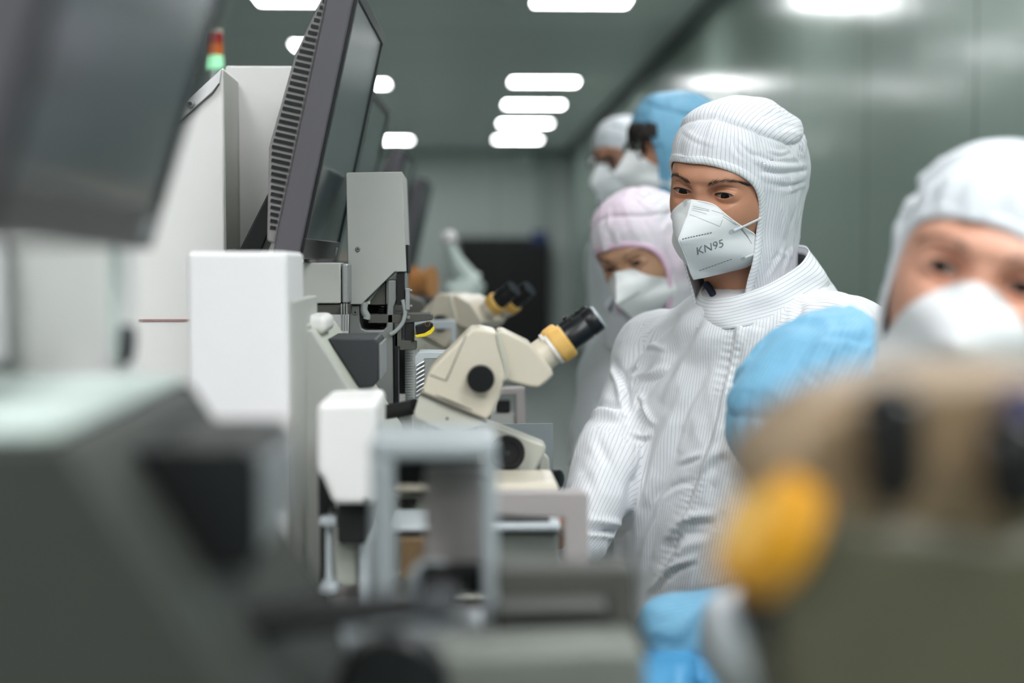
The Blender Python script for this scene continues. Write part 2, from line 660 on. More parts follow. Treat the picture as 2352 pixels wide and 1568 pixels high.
slab('floor', (X0, YB, -0.1), (X1, YE, 0), mf)
slab('ceiling', (X0 - .1, YB - .1, ZC), (X1 + .1, YE + .1, ZC + .1), mc)
slab('wall_right', (X1, YB, 0), (X1 + .1, YE, ZC), mw)
slab('wall_left', (X0 - .1, YB, 0), (X0, YE, ZC), mwb)
slab('wall_back', (X0 - .1, YE, 0), (X1 + .1, YE + .1, ZC), mwb)
slab('wall_front', (X0 - .1, YB - .1, 0), (X1 + .1, YB, ZC), mwb)
md = mat('dark_cove_trim', lin(92, 100, 96), 0.5)
slab('trim_1', (X1 - .07, YB, ZC - .07), (X1, YE, ZC), md)
slab('trim_2', (X1 - .5, YE - .10, 0), (X1 - .36, YE, ZC - .02), mat('pale_corner_post', lin(170, 182, 176), 0.5))

# dark doorway / screen on the far wall
t = thing('display_cabinet', (0.95, YE - .5, 0), 'wide matt black cabinet standing against the far wall', 'cabinet')
a0, a1 = at(1052, 545, 20.6), at(1262, 545, 20.6)
MB().box((a0[0], 20.55, 0.08), (a1[0], 20.99, a0[2])).build('body', mat('black_cabinet_paint', lin(26, 30, 32), 0.45), t, bevel=0.01)
MB().box((a0[0] + .03, 20.53, 0.12), ((a0[0] + a1[0]) / 2 - .01, 20.549, a0[2] - .05)).build('door', M['blackm'], t, bevel=0.004)
MB().box(((a0[0] + a1[0]) / 2 + .01, 20.53, 0.12), (a1[0] - .03, 20.549, a0[2] - .05)).build('door', M['blackm'], t, bevel=0.004)
st = MB().pbox(1222, 531, 1256, 556, 20.5, 20.53).build('sticker', M['blueprint'], t)
st['label'] = 'small blue sticker at the top corner'
MB().box((a0[0] + .05, 20.6, 0), (a1[0] - .05, 20.95, 0.081)).build('plinth', M['blackm'], t)

# emergency light / smoke detector on the far wall
d = at(1208, 368, 20.95)
t = thing('wall_lamp', d, 'small round pale wall light high on the far wall', 'lamp')
MB().lathe(d + (0, 0.04, 0), (0, -1, 0), [(0, .15), (.05, .15), (.12, .11), (.15, .03)]).build('dome', mat('pale_dome', lin(214, 226, 222), 0.3), t)
MB().lathe(d + (0, 0.05, 0), (0, -1, 0), [(0, .18), (.03, .18)]).build('base', M['lgrey'], t)

# ------------------------------------------------------------------ ceiling lights
ME = emit('lamp_diffuser', (0.965, 0.985, 1.0, 1), LAMP)
LW, LD = 0.59, 0.30
lp = thing('ceiling_light', (0.755, 9.0, ZC), 'x', 'ceiling light')
MB().box((0.755 - LW / 2, 9 - LD / 2, ZC - .012), (0.755 + LW / 2, 9 + LD / 2, ZC - .004)).build('diffuser', ME, lp, smooth=False)
fr = MB()
for sx in (-1, 1):
    fr.box((0.755 + sx * (LW / 2 + .012) - .012, 9 - LD / 2 - .024, ZC - .016), (0.755 + sx * (LW / 2 + .012) + .012, 9 + LD / 2 + .024, ZC))
    fr.box((0.755 - LW / 2, 9 + sx * (LD / 2 + .012) - .012, ZC - .016), (0.755 + LW / 2, 9 + sx * (LD / 2 + .012) + .012, ZC))
fr.build('frame', M['white'], lp)
ordn = ['nearest', 'second', 'third', 'fourth', 'fifth']
first = True
GL = 'recessed ceiling light panels in two rows'
RIGHT = [9.0, 13.0, 14.85, 16.85, 19.05]
LEFT = [9.0, 10.9, 13.2, 19.2]
for side, xs, ys in (('right', .755, RIGHT), ('left', -.97, LEFT)):
    for i, y in enumerate(ys):
        o = lp if first else dup(lp)
        first = False
        o.location = (xs, y, ZC)
        tag(o, 'bright ceiling light panel, %s of the %s-hand row counted away from the camera' % (ordn[i], side), 'ceiling light', GL)
for xs, y in FILL_LAMPS:
    if True:
        o = dup(lp)
        o.location = (xs, y, ZC)
        tag(o, 'added ceiling light panel above the benches, out of view, to light the scene', 'ceiling light', 'added ceiling lights out of view')

# work bench
t = thing('work_bench', (-.4, 3.0, 0), 'long grey work bench that carries the row of bonding machines', 'bench')
MB().box((-1.15, 0.1, 0.70), (0.18, 6.5, 0.745)).build('bench_top', M['lgrey'], t, bevel=.004)
for yy in (.3, 2.2, 4.2, 6.3):
    for xx in (-1.05, .1):
        MB().box((xx - .03, yy - .03, 0), (xx + .03, yy + .03, .70)).build('leg', M['alu'], t, bevel=.004)
BT = 0.745   # bench top
M['mid'] = mat('mid_grey_paint', lin(128, 130, 124), .55, noise=.03)

# ------------------------------------------------------------------ white cabinets at the back left
c0 = at(300, 603, 2.0)
t = thing('equipment_cabinet', (c0[0], 2.06, BT), 'tall white cabinet with a slanted top corner and a screw, left of the monitor', 'cabinet')
z0 = BT
def down(px, Y): 
    return at(px, 603, Y)[0]
Pm = [at(512, 152, 2.0), at(90, 655, 2.0)]
MB().prism([(Pm[0][0], Pm[0][2]), (Pm[0][0], z0), (Pm[1][0], z0), (Pm[1][0], Pm[1][2])], 2.0, 2.13, px=False).build('body', M['white'], t, bevel=.004)
MB().box((Pm[0][0] - .001, 2.004, z0 + .02), (Pm[0][0] + .0015, 2.129, Pm[0][2] - .006)).build('side_panel', mat('shaded_side_grey', lin(166, 168, 160), .5, noise=.02), t, bevel=.001)  # thin sheet darkening the right face, its shade put into the colour
# bevelled cap strip along the slope with its screw
q = [at(509, 158, 1.996), at(505, 190, 1.996), at(488, 212, 1.996), at(385, 302, 1.996), at(250, 465, 1.996), at(250, 455, 1.996), at(395, 262, 1.996)]
MB().prism([(p[0], p[2]) for p in q], 1.994, 2.004, px=False).build('edge_cap', M['white_cool'], t, bevel=.0015)
g = MB()
g.tube([at(x, y, 1.9935) for x, y in [(504, 192), (488, 214), (385, 304), (250, 468)]], .0012, 6)
g.build('seam', M['umber'], t)
p = at(437, 238, 1.992)
s = MB().lathe(p, (0, -1, 0), [(0, .0062), (.002, .0062), (.0028, .005)], 20).build('screw', M['alu'], t)
MB().lathe(p + (0, -.0029, 0), (0, -1, 0), [(0, .0028), (.0006, .0028)], 6).build('socket', M['blackm'], s)
g = MB(); b0 = at(318, 735, 1.998); b1 = at(500, 735, 1.998)
g.box((b0[0], 1.9975, b0[2] - .0012), (b1[0], 1.9999, b0[2] + .0012))
sm = g.build('seam', M['redline'], t); sm['label'] = 'thin dull red seam line'

t = thing('equipment_cabinet', (down(590, 2.17), 2.2, BT), 'tall flat-topped white cabinet standing just behind the monitor', 'cabinet')
a = at(516, 150, 2.135); b = at(673, 150, 2.135)
MB().box((a[0], 2.135, BT), (b[0], 2.25, a[2])).build('body', M['white'], t, bevel=.004)
g = MB(); g.box((a[0] + .01, 2.14, BT + .03), (a[0] + .02, 2.24, BT + .3)); g.build('hinge', M['steel'], t)

# signal tower
p = at(491, 158, 3.2)
t = thing('signal_tower', (p[0], 3.2, BT), 'small stack light, red over amber over lit green, behind the white cabinet', 'signal light')
MB().cyl((p[0], 3.2, BT + .01), (p[0], 3.2, p[2] - .005), .012).build('pole', M['alu'], t)
MB().cyl((p[0], 3.2, BT), (p[0], 3.2, BT + .012), .05).build('base', M['black'], t)
zz = [Z_(y, 3.2) for y in (160, 132, 104, 80, 70)]
MB().lathe((p[0], 3.2, zz[0]), (0, 0, 1), [(0, .021), (zz[1] - zz[0], .021)]).build('green_lens', emit('green_lamp', (0.30, .72, .42, 1), .9), t)
MB().lathe((p[0], 3.2, zz[1]), (0, 0, 1), [(.001, .020), (zz[2] - zz[1], .020)]).build('amber_lens', mat('amber_lens', lin(226, 110, 20), .25), t)
MB().lathe((p[0], 3.2, zz[2]), (0, 0, 1), [(.001, .020), (zz[3] - zz[2], .020)]).build('red_lens', mat('red_lens', lin(176, 12, 16), .25), t)
MB().lathe((p[0], 3.2, zz[3]), (0, 0, 1), [(.0005, .021), (.008, .019)]).build('cap', M['cream'], t)

# ------------------------------------------------------------------ wire bonders
def slope_body(root, Y0, Y1, mnear, mface, mtop, xl=-.60, bearing=True, mblk=None):
    """sloped base shared by every bonder (metres, from the focal one)"""
    prof = [(-.168, 1.325), (-.08, 1.186), (-.072, 1.15), (-.072, BT + .05), (xl, BT + .05), (xl, 1.325)]
    MB().prism(prof, Y0 + .012, Y1 - .012, px=False).build('body', mface, root, bevel=.006)
    MB().prism(prof, Y0, Y0 + .0118, px=False).build('side_panel', mnear, root, bevel=.003)
    MB().prism(prof, Y1 - .0118, Y1, px=False).build('side_panel', mnear, root, bevel=.003)
    MB().box((xl + .005, Y0 + .005, 1.3252), (max(-.172, xl + .002) if xl < -.2 else xl + .007, Y1 - .005, 1.331)).build('lid', mtop, root, bevel=.002)
    MB().box((min(xl + .05, -.14), Y0 + .02, BT), (-.10, Y1 - .02, BT + .0498)).build('plinth', M['umber'], root)
    # wedge-shaped black drive block sitting in the slope
    ym0, ym1 = Y0 + (Y1 - Y0) * .28, Y0 + (Y1 - Y0) * .75
    blk = MB().prism([(-.158, 1.3105), (-.102, 1.3105), (-.098, 1.304), (-.098, 1.262), (-.104, 1.2535), (-.122, 1.2535)], ym0, ym1, px=False).build('drive_block', mblk or M['charcoal'], root, bevel=.002)
    MB().box((-.0979, ym0 + .004, 1.262), (-.0955, ym1 - .004, 1.304)).build('edge_highlight', M['alu'], blk, bevel=.0008)  # pale metal strip drawn as the highlight on the block's right face
    if bearing:
        MB().cyl((-.15, ym1 + .01, 1.318), (-.15, ym1 + .06, 1.318), .013).build('bearing_housing', M['white'], root, bevel=.002)


# --- the focal machine
A = thing('wire_bonder', (-.3, 1.75, BT), 'pale grey bonding machine in focus with a tall column and raised head cover', 'bonding machine', 'bonding machines along the bench')
slope_body(A, 1.60, 1.89, M['lgrey'], M['ggrey'], M['ggrey'], -.285, False)
MB().pbox(688, 724, 750, 768, 1.64, 1.74).build('bearing_housing', M['white'], A, bevel=.009, bseg=4)
# column: lower case and the overhanging cover
c = at(428, 577, 1.45); d_ = at(661, 692, 1.45)
MB().box((c[0], 1.45, BT + .02), (d_[0], 1.598, c[2])).build('column_case', M['white_cool'], A, bevel=.006, bseg=4)
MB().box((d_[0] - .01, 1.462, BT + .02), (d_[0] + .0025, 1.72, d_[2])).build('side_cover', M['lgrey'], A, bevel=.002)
MB().box((c[0] + .02, 1.6, 1.331), (-.21, 1.89, 1.368)).build('rear_case', M['white'], A, bevel=.004)
# arm cover
a = at(690, 603, 1.92); b = at(786, 697, 1.92)
MB().box((a[0] - .03, 1.92, b[2]), (b[0] - .002, 2.06, a[2])).build('arm_cover', M['lgrey'], A, bevel=.0025, bseg=3)
MB().pbox(785, 605, 800, 697, 1.925, 2.0).build('end_strip', M['alu'], A, bevel=.003, bseg=3)
a = at(694, 699, 1.925); b = at(800, 722, 1.925)
MB().box((a[0] - .03, 1.925, b[2]), (b[0], 2.05, a[2])).build('arm_rail', M['umber'], A, bevel=.001)
g = MB()
for k in range(3):
    g.pbox(783 + 6 * k, 697, 786 + 6 * k, 760, 1.915, 1.92)
g.build('rail_strip', M['steel'], A)
# head cover
hp = [(794, 399), (798, 396), (924, 394), (933, 624), (906, 624), (830, 699), (801, 699)]
hc = MB().prism(hp, 1.98, 2.15).build('head_cover', M['lgrey'], A, bevel=.0035, bseg=3)
p = at(822, 572, 1.9795)
s = MB().lathe(p, (0, -1, 0), [(0, .0033), (.0012, .0033), (.002, .0024)], 20).build('screw', M['steel'], hc)
MB().lathe(p + (0, -.002, 0), (0, -1, 0), [(0, .0012), (.0004, .0012)], 6).build('socket', M['blackm'], s)
p0 = at(931, 562, 1.985)
MB().box((p0[0] - .001, 1.995, p0[2] - .04), (p0[0] + .0035, 2.10, p0[2])).build('slot_strip', M['blackm'], hc)
# cast bracket below the head: two columns, a web and a leg
br = [(802, 700), (828, 700), (828, 740), (832, 754), (842, 757), (880, 757), (887, 750), (889, 690), (889, 642), (912, 642), (912, 690), (905, 705), (904, 770), (906, 930), (860, 930), (858, 800), (800, 770)]
MB().prism(br, 1.99, 2.03).build('cast_bracket', M['steel'], A, bevel=.0025)
MB().pbox(860, 930, 912, 1010, 1.99, 2.03).build('bracket_foot', M['steel'], A, bevel=.002)
MB().pbox(906, 760, 914, 1000, 1.985, 2.025).build('guide_rail', M['black'], A, bevel=.001)
gx = at(860, 760, 2.05)
MB().pbox(824, 700, 905, 760, 2.035, 2.09).build('carriage', M['blackm'], A, bevel=.003)
MB().prism([(850, 690), (886, 645), (886, 700), (850, 700)], 2.0, 2.03).build('gusset', M['umber'], A, bevel=.001)
p = at(816, 717, 1.989)
s = MB().lathe(p, (0, -1, 0), [(0, .0036), (.0012, .0036), (.0018, .003)], 20).build('screw', M['steel'], A)
MB().lathe(p + (0, -.0018, 0), (0, -1, 0), [(0, .0017), (.0004, .0017)], 6).build('socket', M['blackm'], s)
# spring between the columns
pts = []
sp = at(878, 700, 1.998); 
for k in range(200):
    th = k / 200 * 2 * math.pi * 9
    pts.append((sp[0] + .0055 * math.cos(th), 2.008 + .0055 * math.sin(th), sp[2] - .032 * k / 200))
MB().tube(pts, .0011, 6).build('coil_spring', M['black'], A)
MB().tube(spline([at(x, y, 1.985) for x, y in [(838, 694), (836, 712), (843, 726), (842, 733)]], 20), .0052, 10).build('hose', M['cable'], A)
# z-axis block, clip and cable on the right
MB().pbox(911, 625, 929, 700, 1.985, 2.04).build('slide_block', M['blackm'], A, bevel=.001)
MB().pbox(929, 626, 935, 720, 1.99, 2.03).build('slide_rail', M['steel'], A, bevel=.0006)
cl = MB().pbox(931, 662, 941, 712, 1.98, 1.99).build('clip', M['alu'], A, bevel=.001)
for y in (667, 703):
    q0 = at(943, y, 1.985)
    MB().lathe(q0, (1, 0, 0), [(-.001, .0022), (.0018, .0022), (.0026, .0014)], 14).build('screw', M['steel'], cl)
MB().tube(spline([at(x, y, 1.984) for x, y in [(925, 688), (929, 706), (930, 722), (924, 742), (909, 760), (896, 768)]], 36), .0031, 10).build('cable', M['cable'], A)
MB().prism([(845, 722), (988, 720), (993, 724), (993, 735), (975, 737), (930, 742), (845, 742)], 1.99, 2.05).build('cross_arm', M['umber'], A, bevel=.001)
p = at(938, 728, 1.989)
MB().lathe(p, (0, -1, 0), [(0, .0026), (.0015, .0026)], 16).build('screw', M['steel'], A)
lev = MB().prism([(953, 748), (975, 741), (988, 738), (994, 742), (995, 752), (985, 764), (970, 771), (957, 771)], 1.975, 1.99).build('clamp_lever', M['black'], A, bevel=.0015)
lev['label'] = 'black lever with a yellow curved edge'
ys = MB().prism([(952, 770), (960, 768), (975, 765), (988, 757), (996, 748), (998, 757), (990, 767), (976, 773), (956, 775)], 1.973, 1.992).build('grip_edge', M['yellow'], lev, bevel=.0008)
p = at(982, 744, 1.9745)
MB().lathe(p, (0, -1, 0), [(0, .0036), (.0008, .0036)], 20).build('pivot', M['brass'], lev)
MB().lathe(p + (0, -.0008, 0), (0, -1, 0), [(0, .0026), (.0005, .0026)], 20).build('pivot_pin', M['blackm'], lev)
MB().pbox(930, 742, 950, 790, 1.99, 2.03).build('tool_block', M['blackm'], A, bevel=.001)
MB().prism([(906, 742), (922, 742), (922, 782), (945, 782), (945, 786), (956, 784), (956, 803), (918, 804), (918, 796), (906, 796)], 1.985, 2.02).build('tool_foot', M['umber'], A, bevel=.001)
# conduit, dark recess and finned heat sink behind
pts = [at(940, 800 + k * 3.0, 2.10) for k in range(42)]
MB().tube(pts, [.0066 if k % 2 else .0052 for k in range(42)], 12).build('corrugated_conduit', M['cable'], A)
MB().pbox(914, 785, 935, 905, 2.12, 2.2).build('motor', M['blackm'], A, bevel=.004)
hs = MB().prism([(953, 818), (962, 808), (1030, 809), (1030, 822), (975, 824), (968, 832), (968, 920), (953, 920)], 1.93, 1.99).build('heat_sink', M['alup'], A, bevel=.001)
fn = MB()
for k in range(8):
    y = 838 + k * 10
    fn.tube([at(957, y + 3, 1.928), at(964, y - 2, 1.928), at(975, y - 8, 1.928)], .0026, 8)
fn.build('cooling_fins', M['alu'], hs)
# camera case in front
cc = MB().prism([(727, 926), (868, 922), (868, 1160), (766, 1160), (740, 1100), (727, 1085)], 1.36, 1.50).build('camera_case', M['white'], A, bevel=.007, bseg=4)
p = at(840, 1150, 1.359)
MB().lathe(p, (0, -1, 0), [(0, .003), (.0015, .003)], 16).build('screw', M['steel'], cc)
MB().prism([(772, 1160), (855, 1160), (840, 1250), (775, 1250)], 1.38, 1.47).build('camera_lens', M['blackm'], A, bevel=.004)
# linkage rods
g = at(742, 1085, 1.40); g2 = at(756, 1500, 1.40)
MB().pbox(731, 1085, 752, 1190, 1.40, 1.42).build('bracket_plate', M['blackm'], A, bevel=.002)
MB().prism([(738, 1085), (752, 1090), (772, 1180), (760, 1180)], 1.39, 1.40).build('strut', M['blackm'], A, bevel=.001)
MB().cyl(at(756, 1188, 1.40), at(756, 1365, 1.40), .0034).build('push_rod', M['alup'], A)
for y in (1188, 1344):
    MB().pbox(734, y, 775, y + 22, 1.385, 1.42).build('rod_clamp', M['alup'], A, bevel=.003)
MB().cyl(at(744, 1195, 1.43), at(744, 1500, 1.43), .004).build('guide_rod', M['blackm'], A)
MB().prism([(772, 1250), (822, 1262), (822, 1345), (772, 1345)], 1.42, 1.5).build('slide_case', M['ggrey'], A, bevel=.003)
MB().pbox(824, 1230, 850, 1420, 1.40, 1.5).build('upright', M['alup'], A, bevel=.005)
MB().pbox(735, 1366, 905, 1480, 1.44, 1.52).build('gear_case', M['mauve'], A, bevel=.003)
for x, y in ((747, 1440), (809, 1443)):
    MB().lathe(at(x, y, 1.438), (0, -1, 0), [(0, .004), (.002, .004)], 16).build('brass_screw', M['brass'], A)
# work-holder: cream plate, grey block, feed guides in the middle distance
MB().pbox(905, 1110, 1283, 1134, 1.50, 1.605).build('work_plate', M['cream'], A, bevel=.006, bseg=4)
MB().pbox(900, 1076, 1130, 1112, 1.56, 1.60).build('heater_block', M['blackm'], A, bevel=.003)
MB().pbox(900, 1134, 1130, 1300, 1.53, 1.58).build('clamp_body', M['ggrey'], A, bevel=.004)
for y in (1150, 1172):
    MB().pbox(915, y, 955, y + 13, 1.515, 1.529).build('slot', M['blackm'], A, bevel=.001)
MB().pbox(898, 1206, 1290, 1222, 1.40, 1.50).build('feed_plate', M['alup'], A, bevel=.002)
MB().pbox(904, 1222, 1284, 1312, 1.41, 1.49).build('feed_case', M['mid'], A, bevel=.003)
MB().pbox(920, 1240, 978, 1330, 1.385, 1.405).build('motor_tag', M['brownm'], A, bevel=.001)
MB().pbox(985, 1192, 1262, 1200, 1.42, 1.5).build('belt', M['black'], A)
MB().pbox(900, 1380, 1290, 1520, 1.45, 1.52).build('feed_base', M['mauve'], A, bevel=.004)
MB().pbox(900, 1366, 1270, 1382, 1.42, 1.52).build('feed_ledge', M['ggrey'], A, bevel=.003)
q0 = at(1268, 1383, 1.41)
MB().lathe(q0, (1, 0, 0), [(0, .007), (.011, .007), (.0112, .004), (.022, .004)], 20).build('adjuster_screw', M['alu'], A)
# base that carries the work-holder down to the bench
MB().box((-.071, 1.44, BT), (.06, 1.86, at(1000, 1520, 1.45)[2] - .001)).build('table_base', M['umber'], A, bevel=.004)
# warm grey gantry frame right
MB().prism([(1120, 1128), (1344, 1128), (1352, 1140), (1352, 1520), (1296, 1520), (1296, 1192), (1120, 1182)], 1.33, 1.345).build('gantry_frame', M['mauve'], A, bevel=.003)
sh = MB().prism([(1128, 974), (1270, 972), (1270, 1140), (1128, 1140)], 1.90, 1.903).build('splash_plate', M['plate'], A)
MB().pbox(1150, 1100, 1250, 1140, 1.86, 1.899).build('splash_bracket', M['umber'], A)
MB().box((at(1130, 1140, 1.9)[0], 1.86, BT), (at(1130, 1140, 1.9)[0] + .03, 1.899, at(1130, 1139, 1.9)[2])).build('splash_post', M['umber'], A)
MB().pbox(905, 946, 948, 1010, 2.04, 2.07).build('junction_box', M['lgrey'], A, bevel=.002)
MB().pbox(905, 940, 946, 950, 2.035, 2.075).build('junction_lid', M['blackm'], A, bevel=.001)

# --- the machine nearest the camera
B = thing('wire_bonder', (-.3, .75, BT), 'blurred dark olive bonding machine nearest the camera, with a sloped front', 'bonding machine', 'bonding machines along the bench')
slope_body(B, .60, .89, M['dgrey'], M['dgrey'], M['palegreen'], bearing=False, mblk=M['black'])
a = at(-160, 540, .95); b = at(276, 870, .95)
MB().box((a[0], .95, BT + .02), (b[0], 1.005, a[2])).build('column_case', M['white'], B, bevel=.004)
MB().box((b[0] - .004, .94, 1.335), (b[0] + .0005, .95, a[2] - .004)).build('edge_strip', M['palegreen'], B, bevel=.001)
MB().lathe(at(284, 790, .955) , (1, 0, -.1), [(-.006, .013), (.006, .013)], 20).build('knob', M['charcoal'], B, bevel=.002)
a = at(-50, 540, .945)
MB().box((a[0] - .02, .938, 1.335), (at(14, 600, .94)[0], .9495, at(0, 540, .94)[2])).build('edge_strip', M['white_cool'], B, bevel=.001)
# aluminium portal
fz = at(850, 985, .95)
top = MB().pbox(848, 1012, 1142, 1058, .93, 1.03).build('portal_bar', M['alup'], B, bevel=.004)
MB().pbox(852, 1056, 902, 1400, .93, .97).build('portal_post', M['alup'], B, bevel=.003)
MB().pbox(1108, 1056, 1142, 1520, .93, .97).build('portal_post', M['alup'], B, bevel=.003)
MB().pbox(900, 1058, 1045, 1120, 1.03, 1.045).build('shade_plate', M['blackm'], B, bevel=.001)
MB().pbox(976, 1076, 1118, 1312, .985, 1.01).build('cover_plate', M['mauve'], B, bevel=.003)
MB().pbox(968, 1308, 1120, 1372, .96, 1.02).build('clamp_bar', M['blackm'], B, bevel=.003)
# dark bracket across to the right with a bent leg
MB().prism([(1140, 1306), (1450, 1304), (1462, 1316), (1462, 1400), (1500, 1510), (1430, 1500), (1396, 1400), (1396, 1374), (1140, 1380)], .86, .89).build('side_bracket', M['umber'], B, bevel=.003)
# lever with its round hub
lv = MB().tube([at(520, 1440, .70), at(700, 1412, .70), at(960, 1392, .70)], [.0100, .0092, .0075], 14).build('lever', M['blackm'], B)
MB().lathe(at(960, 1392, .70), (1, 0, .05), [(0, .008), (.012, .0095), (.02, .006)], 20).build('lever_hub', M['charcoal'], lv)
MB().lathe(at(610, 1340, 1.0) + (.12, 0, 0), (0, -1, 0), [(0, .02), (.02, .02)], 24).build('roller', M['alup'], B, bevel=.002)
MB().lathe(at(905, 1560, .78), (0, -1, 0), [(0, .031), (.03, .031)], 32).build('hand_wheel', M['black'], B, bevel=.004)
MB().pbox(700, 1450, 1140, 1600, .95, 1.02).build('bed_block', M['alup'], B, bevel=.008)
MB().prism([(980, 1512), (1450, 1494), (1485, 1510), (1485, 1640), (760, 1640)], .80, .86).build('bed_rail', M['mid'], B, bevel=.004)
MB().pbox(1396, 1478, 1452, 1516, .82, .855).build('white_stop', M['white'], B, bevel=.002)
MB().pbox(1140, 1400, 1420, 1512, .90, .95).build('bed_face', M['umber'], B, bevel=.004)
q0 = at(900, 1640, .85)
MB().box((-.0719, .70, BT), (.08, 1.03, q0[2] + .004)).build('bed_base', M['umber'], B, bevel=.004)

# --- machines further down the row
def far_bonder(Y0, label, head):
    D = thing('wire_bonder', (-.3, Y0 + .15, BT), label, 'bonding machine', 'bonding machines along the bench')
    slope_body(D, Y0, Y0 + .29, M['lgrey'], M['ggrey'], M['ggrey'], -.176 if Y0 > 3 else -.60, False)
    MB().box((-.40, Y0 - .14, BT + .02), (-.19, Y0 - .001, 1.325)).build('column_case', M['white_cool'], D, bevel=.006)
    MB().box((-.071, Y0 - .1, BT), (.06, Y0 + .25, at(1000, 1520, 1.45)[2] - .002)).build('table_base', M['umber'], D, bevel=.004)
    if head:
        MB().prism([(-.166, 1.50), (-.085, 1.50), (-.082, 1.39), (-.10, 1.39), (-.145, 1.34), (-.166, 1.34)], Y0 + .36, Y0 + .5, px=False).build('head_cover', M['lgrey'], D, bevel=.003)
        MB().prism([(-.15, 1.34), (-.10, 1.34), (-.10, 1.1), (-.15, 1.1)], Y0 + .38, Y0 + .42, px=False).build('cast_bracket', M['steel'], D, bevel=.002)
    return D


D = far_bonder(2.6, 'blurred bonding machine second along the bench, behind the sharp one', False)
MB().prism([(1130, 892), (1205, 890), (1207, 1000), (1186, 1000), (1184, 905), (1130, 908)], 2.40, 2.44).build('gantry_frame', M['mauve'], D, bevel=.002)
MB().pbox(1126, 950, 1184, 1000, 2.41, 2.45).build('feed_case', M['lgrey'], D, bevel=.002)
MB().pbox(1140, 920, 1172, 948, 2.42, 2.45).build('clamp', M['blackm'], D, bevel=.002)
MB().box((at(1130, 1000, 2.4)[0], 2.405, BT), (at(1200, 1000, 2.4)[0], 2.45, at(1130, 1001, 2.4)[2])).build('gantry_post', M['umber'], D)
MB().prism([(946, 738), (1040, 735), (1047, 742), (1047, 850), (1036, 850), (1036, 756), (946, 756)], 2.52, 2.56).build('lamp_bracket', M['alup'], D, bevel=.002)
MB().prism([(905, 668), (970, 690), (985, 720), (940, 735), (905, 735)], 2.7, 2.8).build('drive_cover', M['umber'], D, bevel=.004)
E = far_bonder(3.6, 'very blurred bonding machine third along the bench', False)
MB().prism([(955, 690), (1000, 682), (1010, 735), (955, 740)], 3.3, 3.4).build('drive_cover', M['charcoal'], E, bevel=.004)
Fm = far_bonder(4.6, 'farthest bonding machine on the bench, a faint pale blur', False)

# swing-arm inspection lamp far down the bench
LY = 4.3
t = thing('inspection_lamp', (at(1085, 700, LY)[0], LY, BT), 'pale green swing-arm inspection lamp with a round white joint', 'lamp')
MB().ball(at(1030, 548, LY), .026).build('joint', M['white'], t)
MB().tube([at(1030, 560, LY), at(1046, 600, LY), at(1072, 640, LY), at(1090, 652, LY)], [.018, .026, .034, .036], 16).build('arm', M['palegreen'], t)
MB().lathe(at(1085, 655, LY), (-.75, 0, -.66), [(-.03, .028), (0, .045), (.06, .06), (.066, .05)], 24).build('lamp_shade', M['palegreen'], t)
b0 = at(1088, 660, LY)
MB().cyl((b0[0], LY, BT), (b0[0], LY, b0[2]), .02).build('post', M['palegreen'], t)
MB().cyl((b0[0], LY, BT), (b0[0], LY, BT + .02), .07).build('base', M['lgrey'], t)
t = thing('component_reel', (at(975, 650, 4.0)[0], 4.0, BT), 'small orange drum on a stand among the far machines', 'reel')
q0 = at(972, 648, 4.0)
MB().lathe(q0, (.9, -.35, 0), [(-.03, .045), (-.02, .045), (-.02, .032), (.02, .032), (.02, .045), (.03, .045)], 28).build('drum', M['orange'], t)
MB().cyl((q0[0], 4.0, BT), (q0[0], 4.0, q0[2] - .03), .012).build('stand', M['umber'], t)
MB().cyl((q0[0], 4.0, BT), (q0[0], 4.0, BT + .015), .06).build('base', M['umber'], t)

# ------------------------------------------------------------------ monitors
def make_monitor():
    """local build: bezel edge towards -Y, screen facing +X, lower edge at z=0"""
    W, H, T = .40, .352, .034
    root = thing('monitor', (0, 0, 0), 'x', 'monitor')
    MB().box((-T, 0, 0), (0, W, H)).build('bezel', M['bezel'], root, bevel=.004, bseg=3)
    f = MB()
    bw = .016
    f.box((0, .002, .002), (.0035, W - .002, bw + .012)); f.box((0, .002, H - bw), (.0035, W - .002, H - .002))
    f.box((0, .002, bw + .012), (.0035, bw, H - bw)); f.box((0, W - bw, bw + .012), (.0035, W - .002, H - bw))
    f.build('front_frame', M['black'], root, bevel=.001)
    MB().box((.0002, bw, bw + .012), (.001, W - bw, H - bw)).build('screen', M['screen'], root, smooth=False)
    MB().lathe((.0035, W - .045, .014), (1, 0, 0), [(0, .006), (.001, .006)], 16).build('power_button', M['alup'], root)
    bh = MB().prism([(-T, .012), (-T, H - .012), (-T - .006, H - .016), (-T - .026, .25), (-T - .034, .13), (-T - .012, .014)], .012, W - .012, px=False).build('back_housing', M['ventp'], root, bevel=.003)
    # vent slots down both edges of the housing
    for yy in (.0112, W - .0112):
        sl = MB()
        for k in range(37):
            z = .03 + k * .0083
            if z < .13: xe = -T - .012 - .022 * (z - .014) / .116
            elif z < .25: xe = -T - .034 + .008 * (z - .13) / .12
            else: xe = -T - .026 + .020 * (z - .25) / .086
            sl.box((xe + .004, yy - .0012, z), (-T - .004, yy + .0012, z + .0042))
        sl.build('vent_slots', M['black'], bh)
    MB().prism([(-T - .03, .15), (-T - .03, .06), (-T - .045, -.02), (-T - .075, -.02)], W / 2 - .03, W / 2 + .03, px=False).build('stand_neck', M['black'], root, bevel=.003)
    MB().box((-T - .085, W / 2 - .05, -.032), (-T - .025, W / 2 + .05, -.019)).build('stand_base', M['charcoal'], root, bevel=.004)
    return root


def place_monitor(o, near_bottom, Y, lean, yaw, label):
    p = at(*near_bottom, Y)
    o.rotation_euler = (0, R(lean), R(-yaw))
    o.location = tuple(p)
    tag(o, label, 'monitor', 'monitors in a row above the machines')


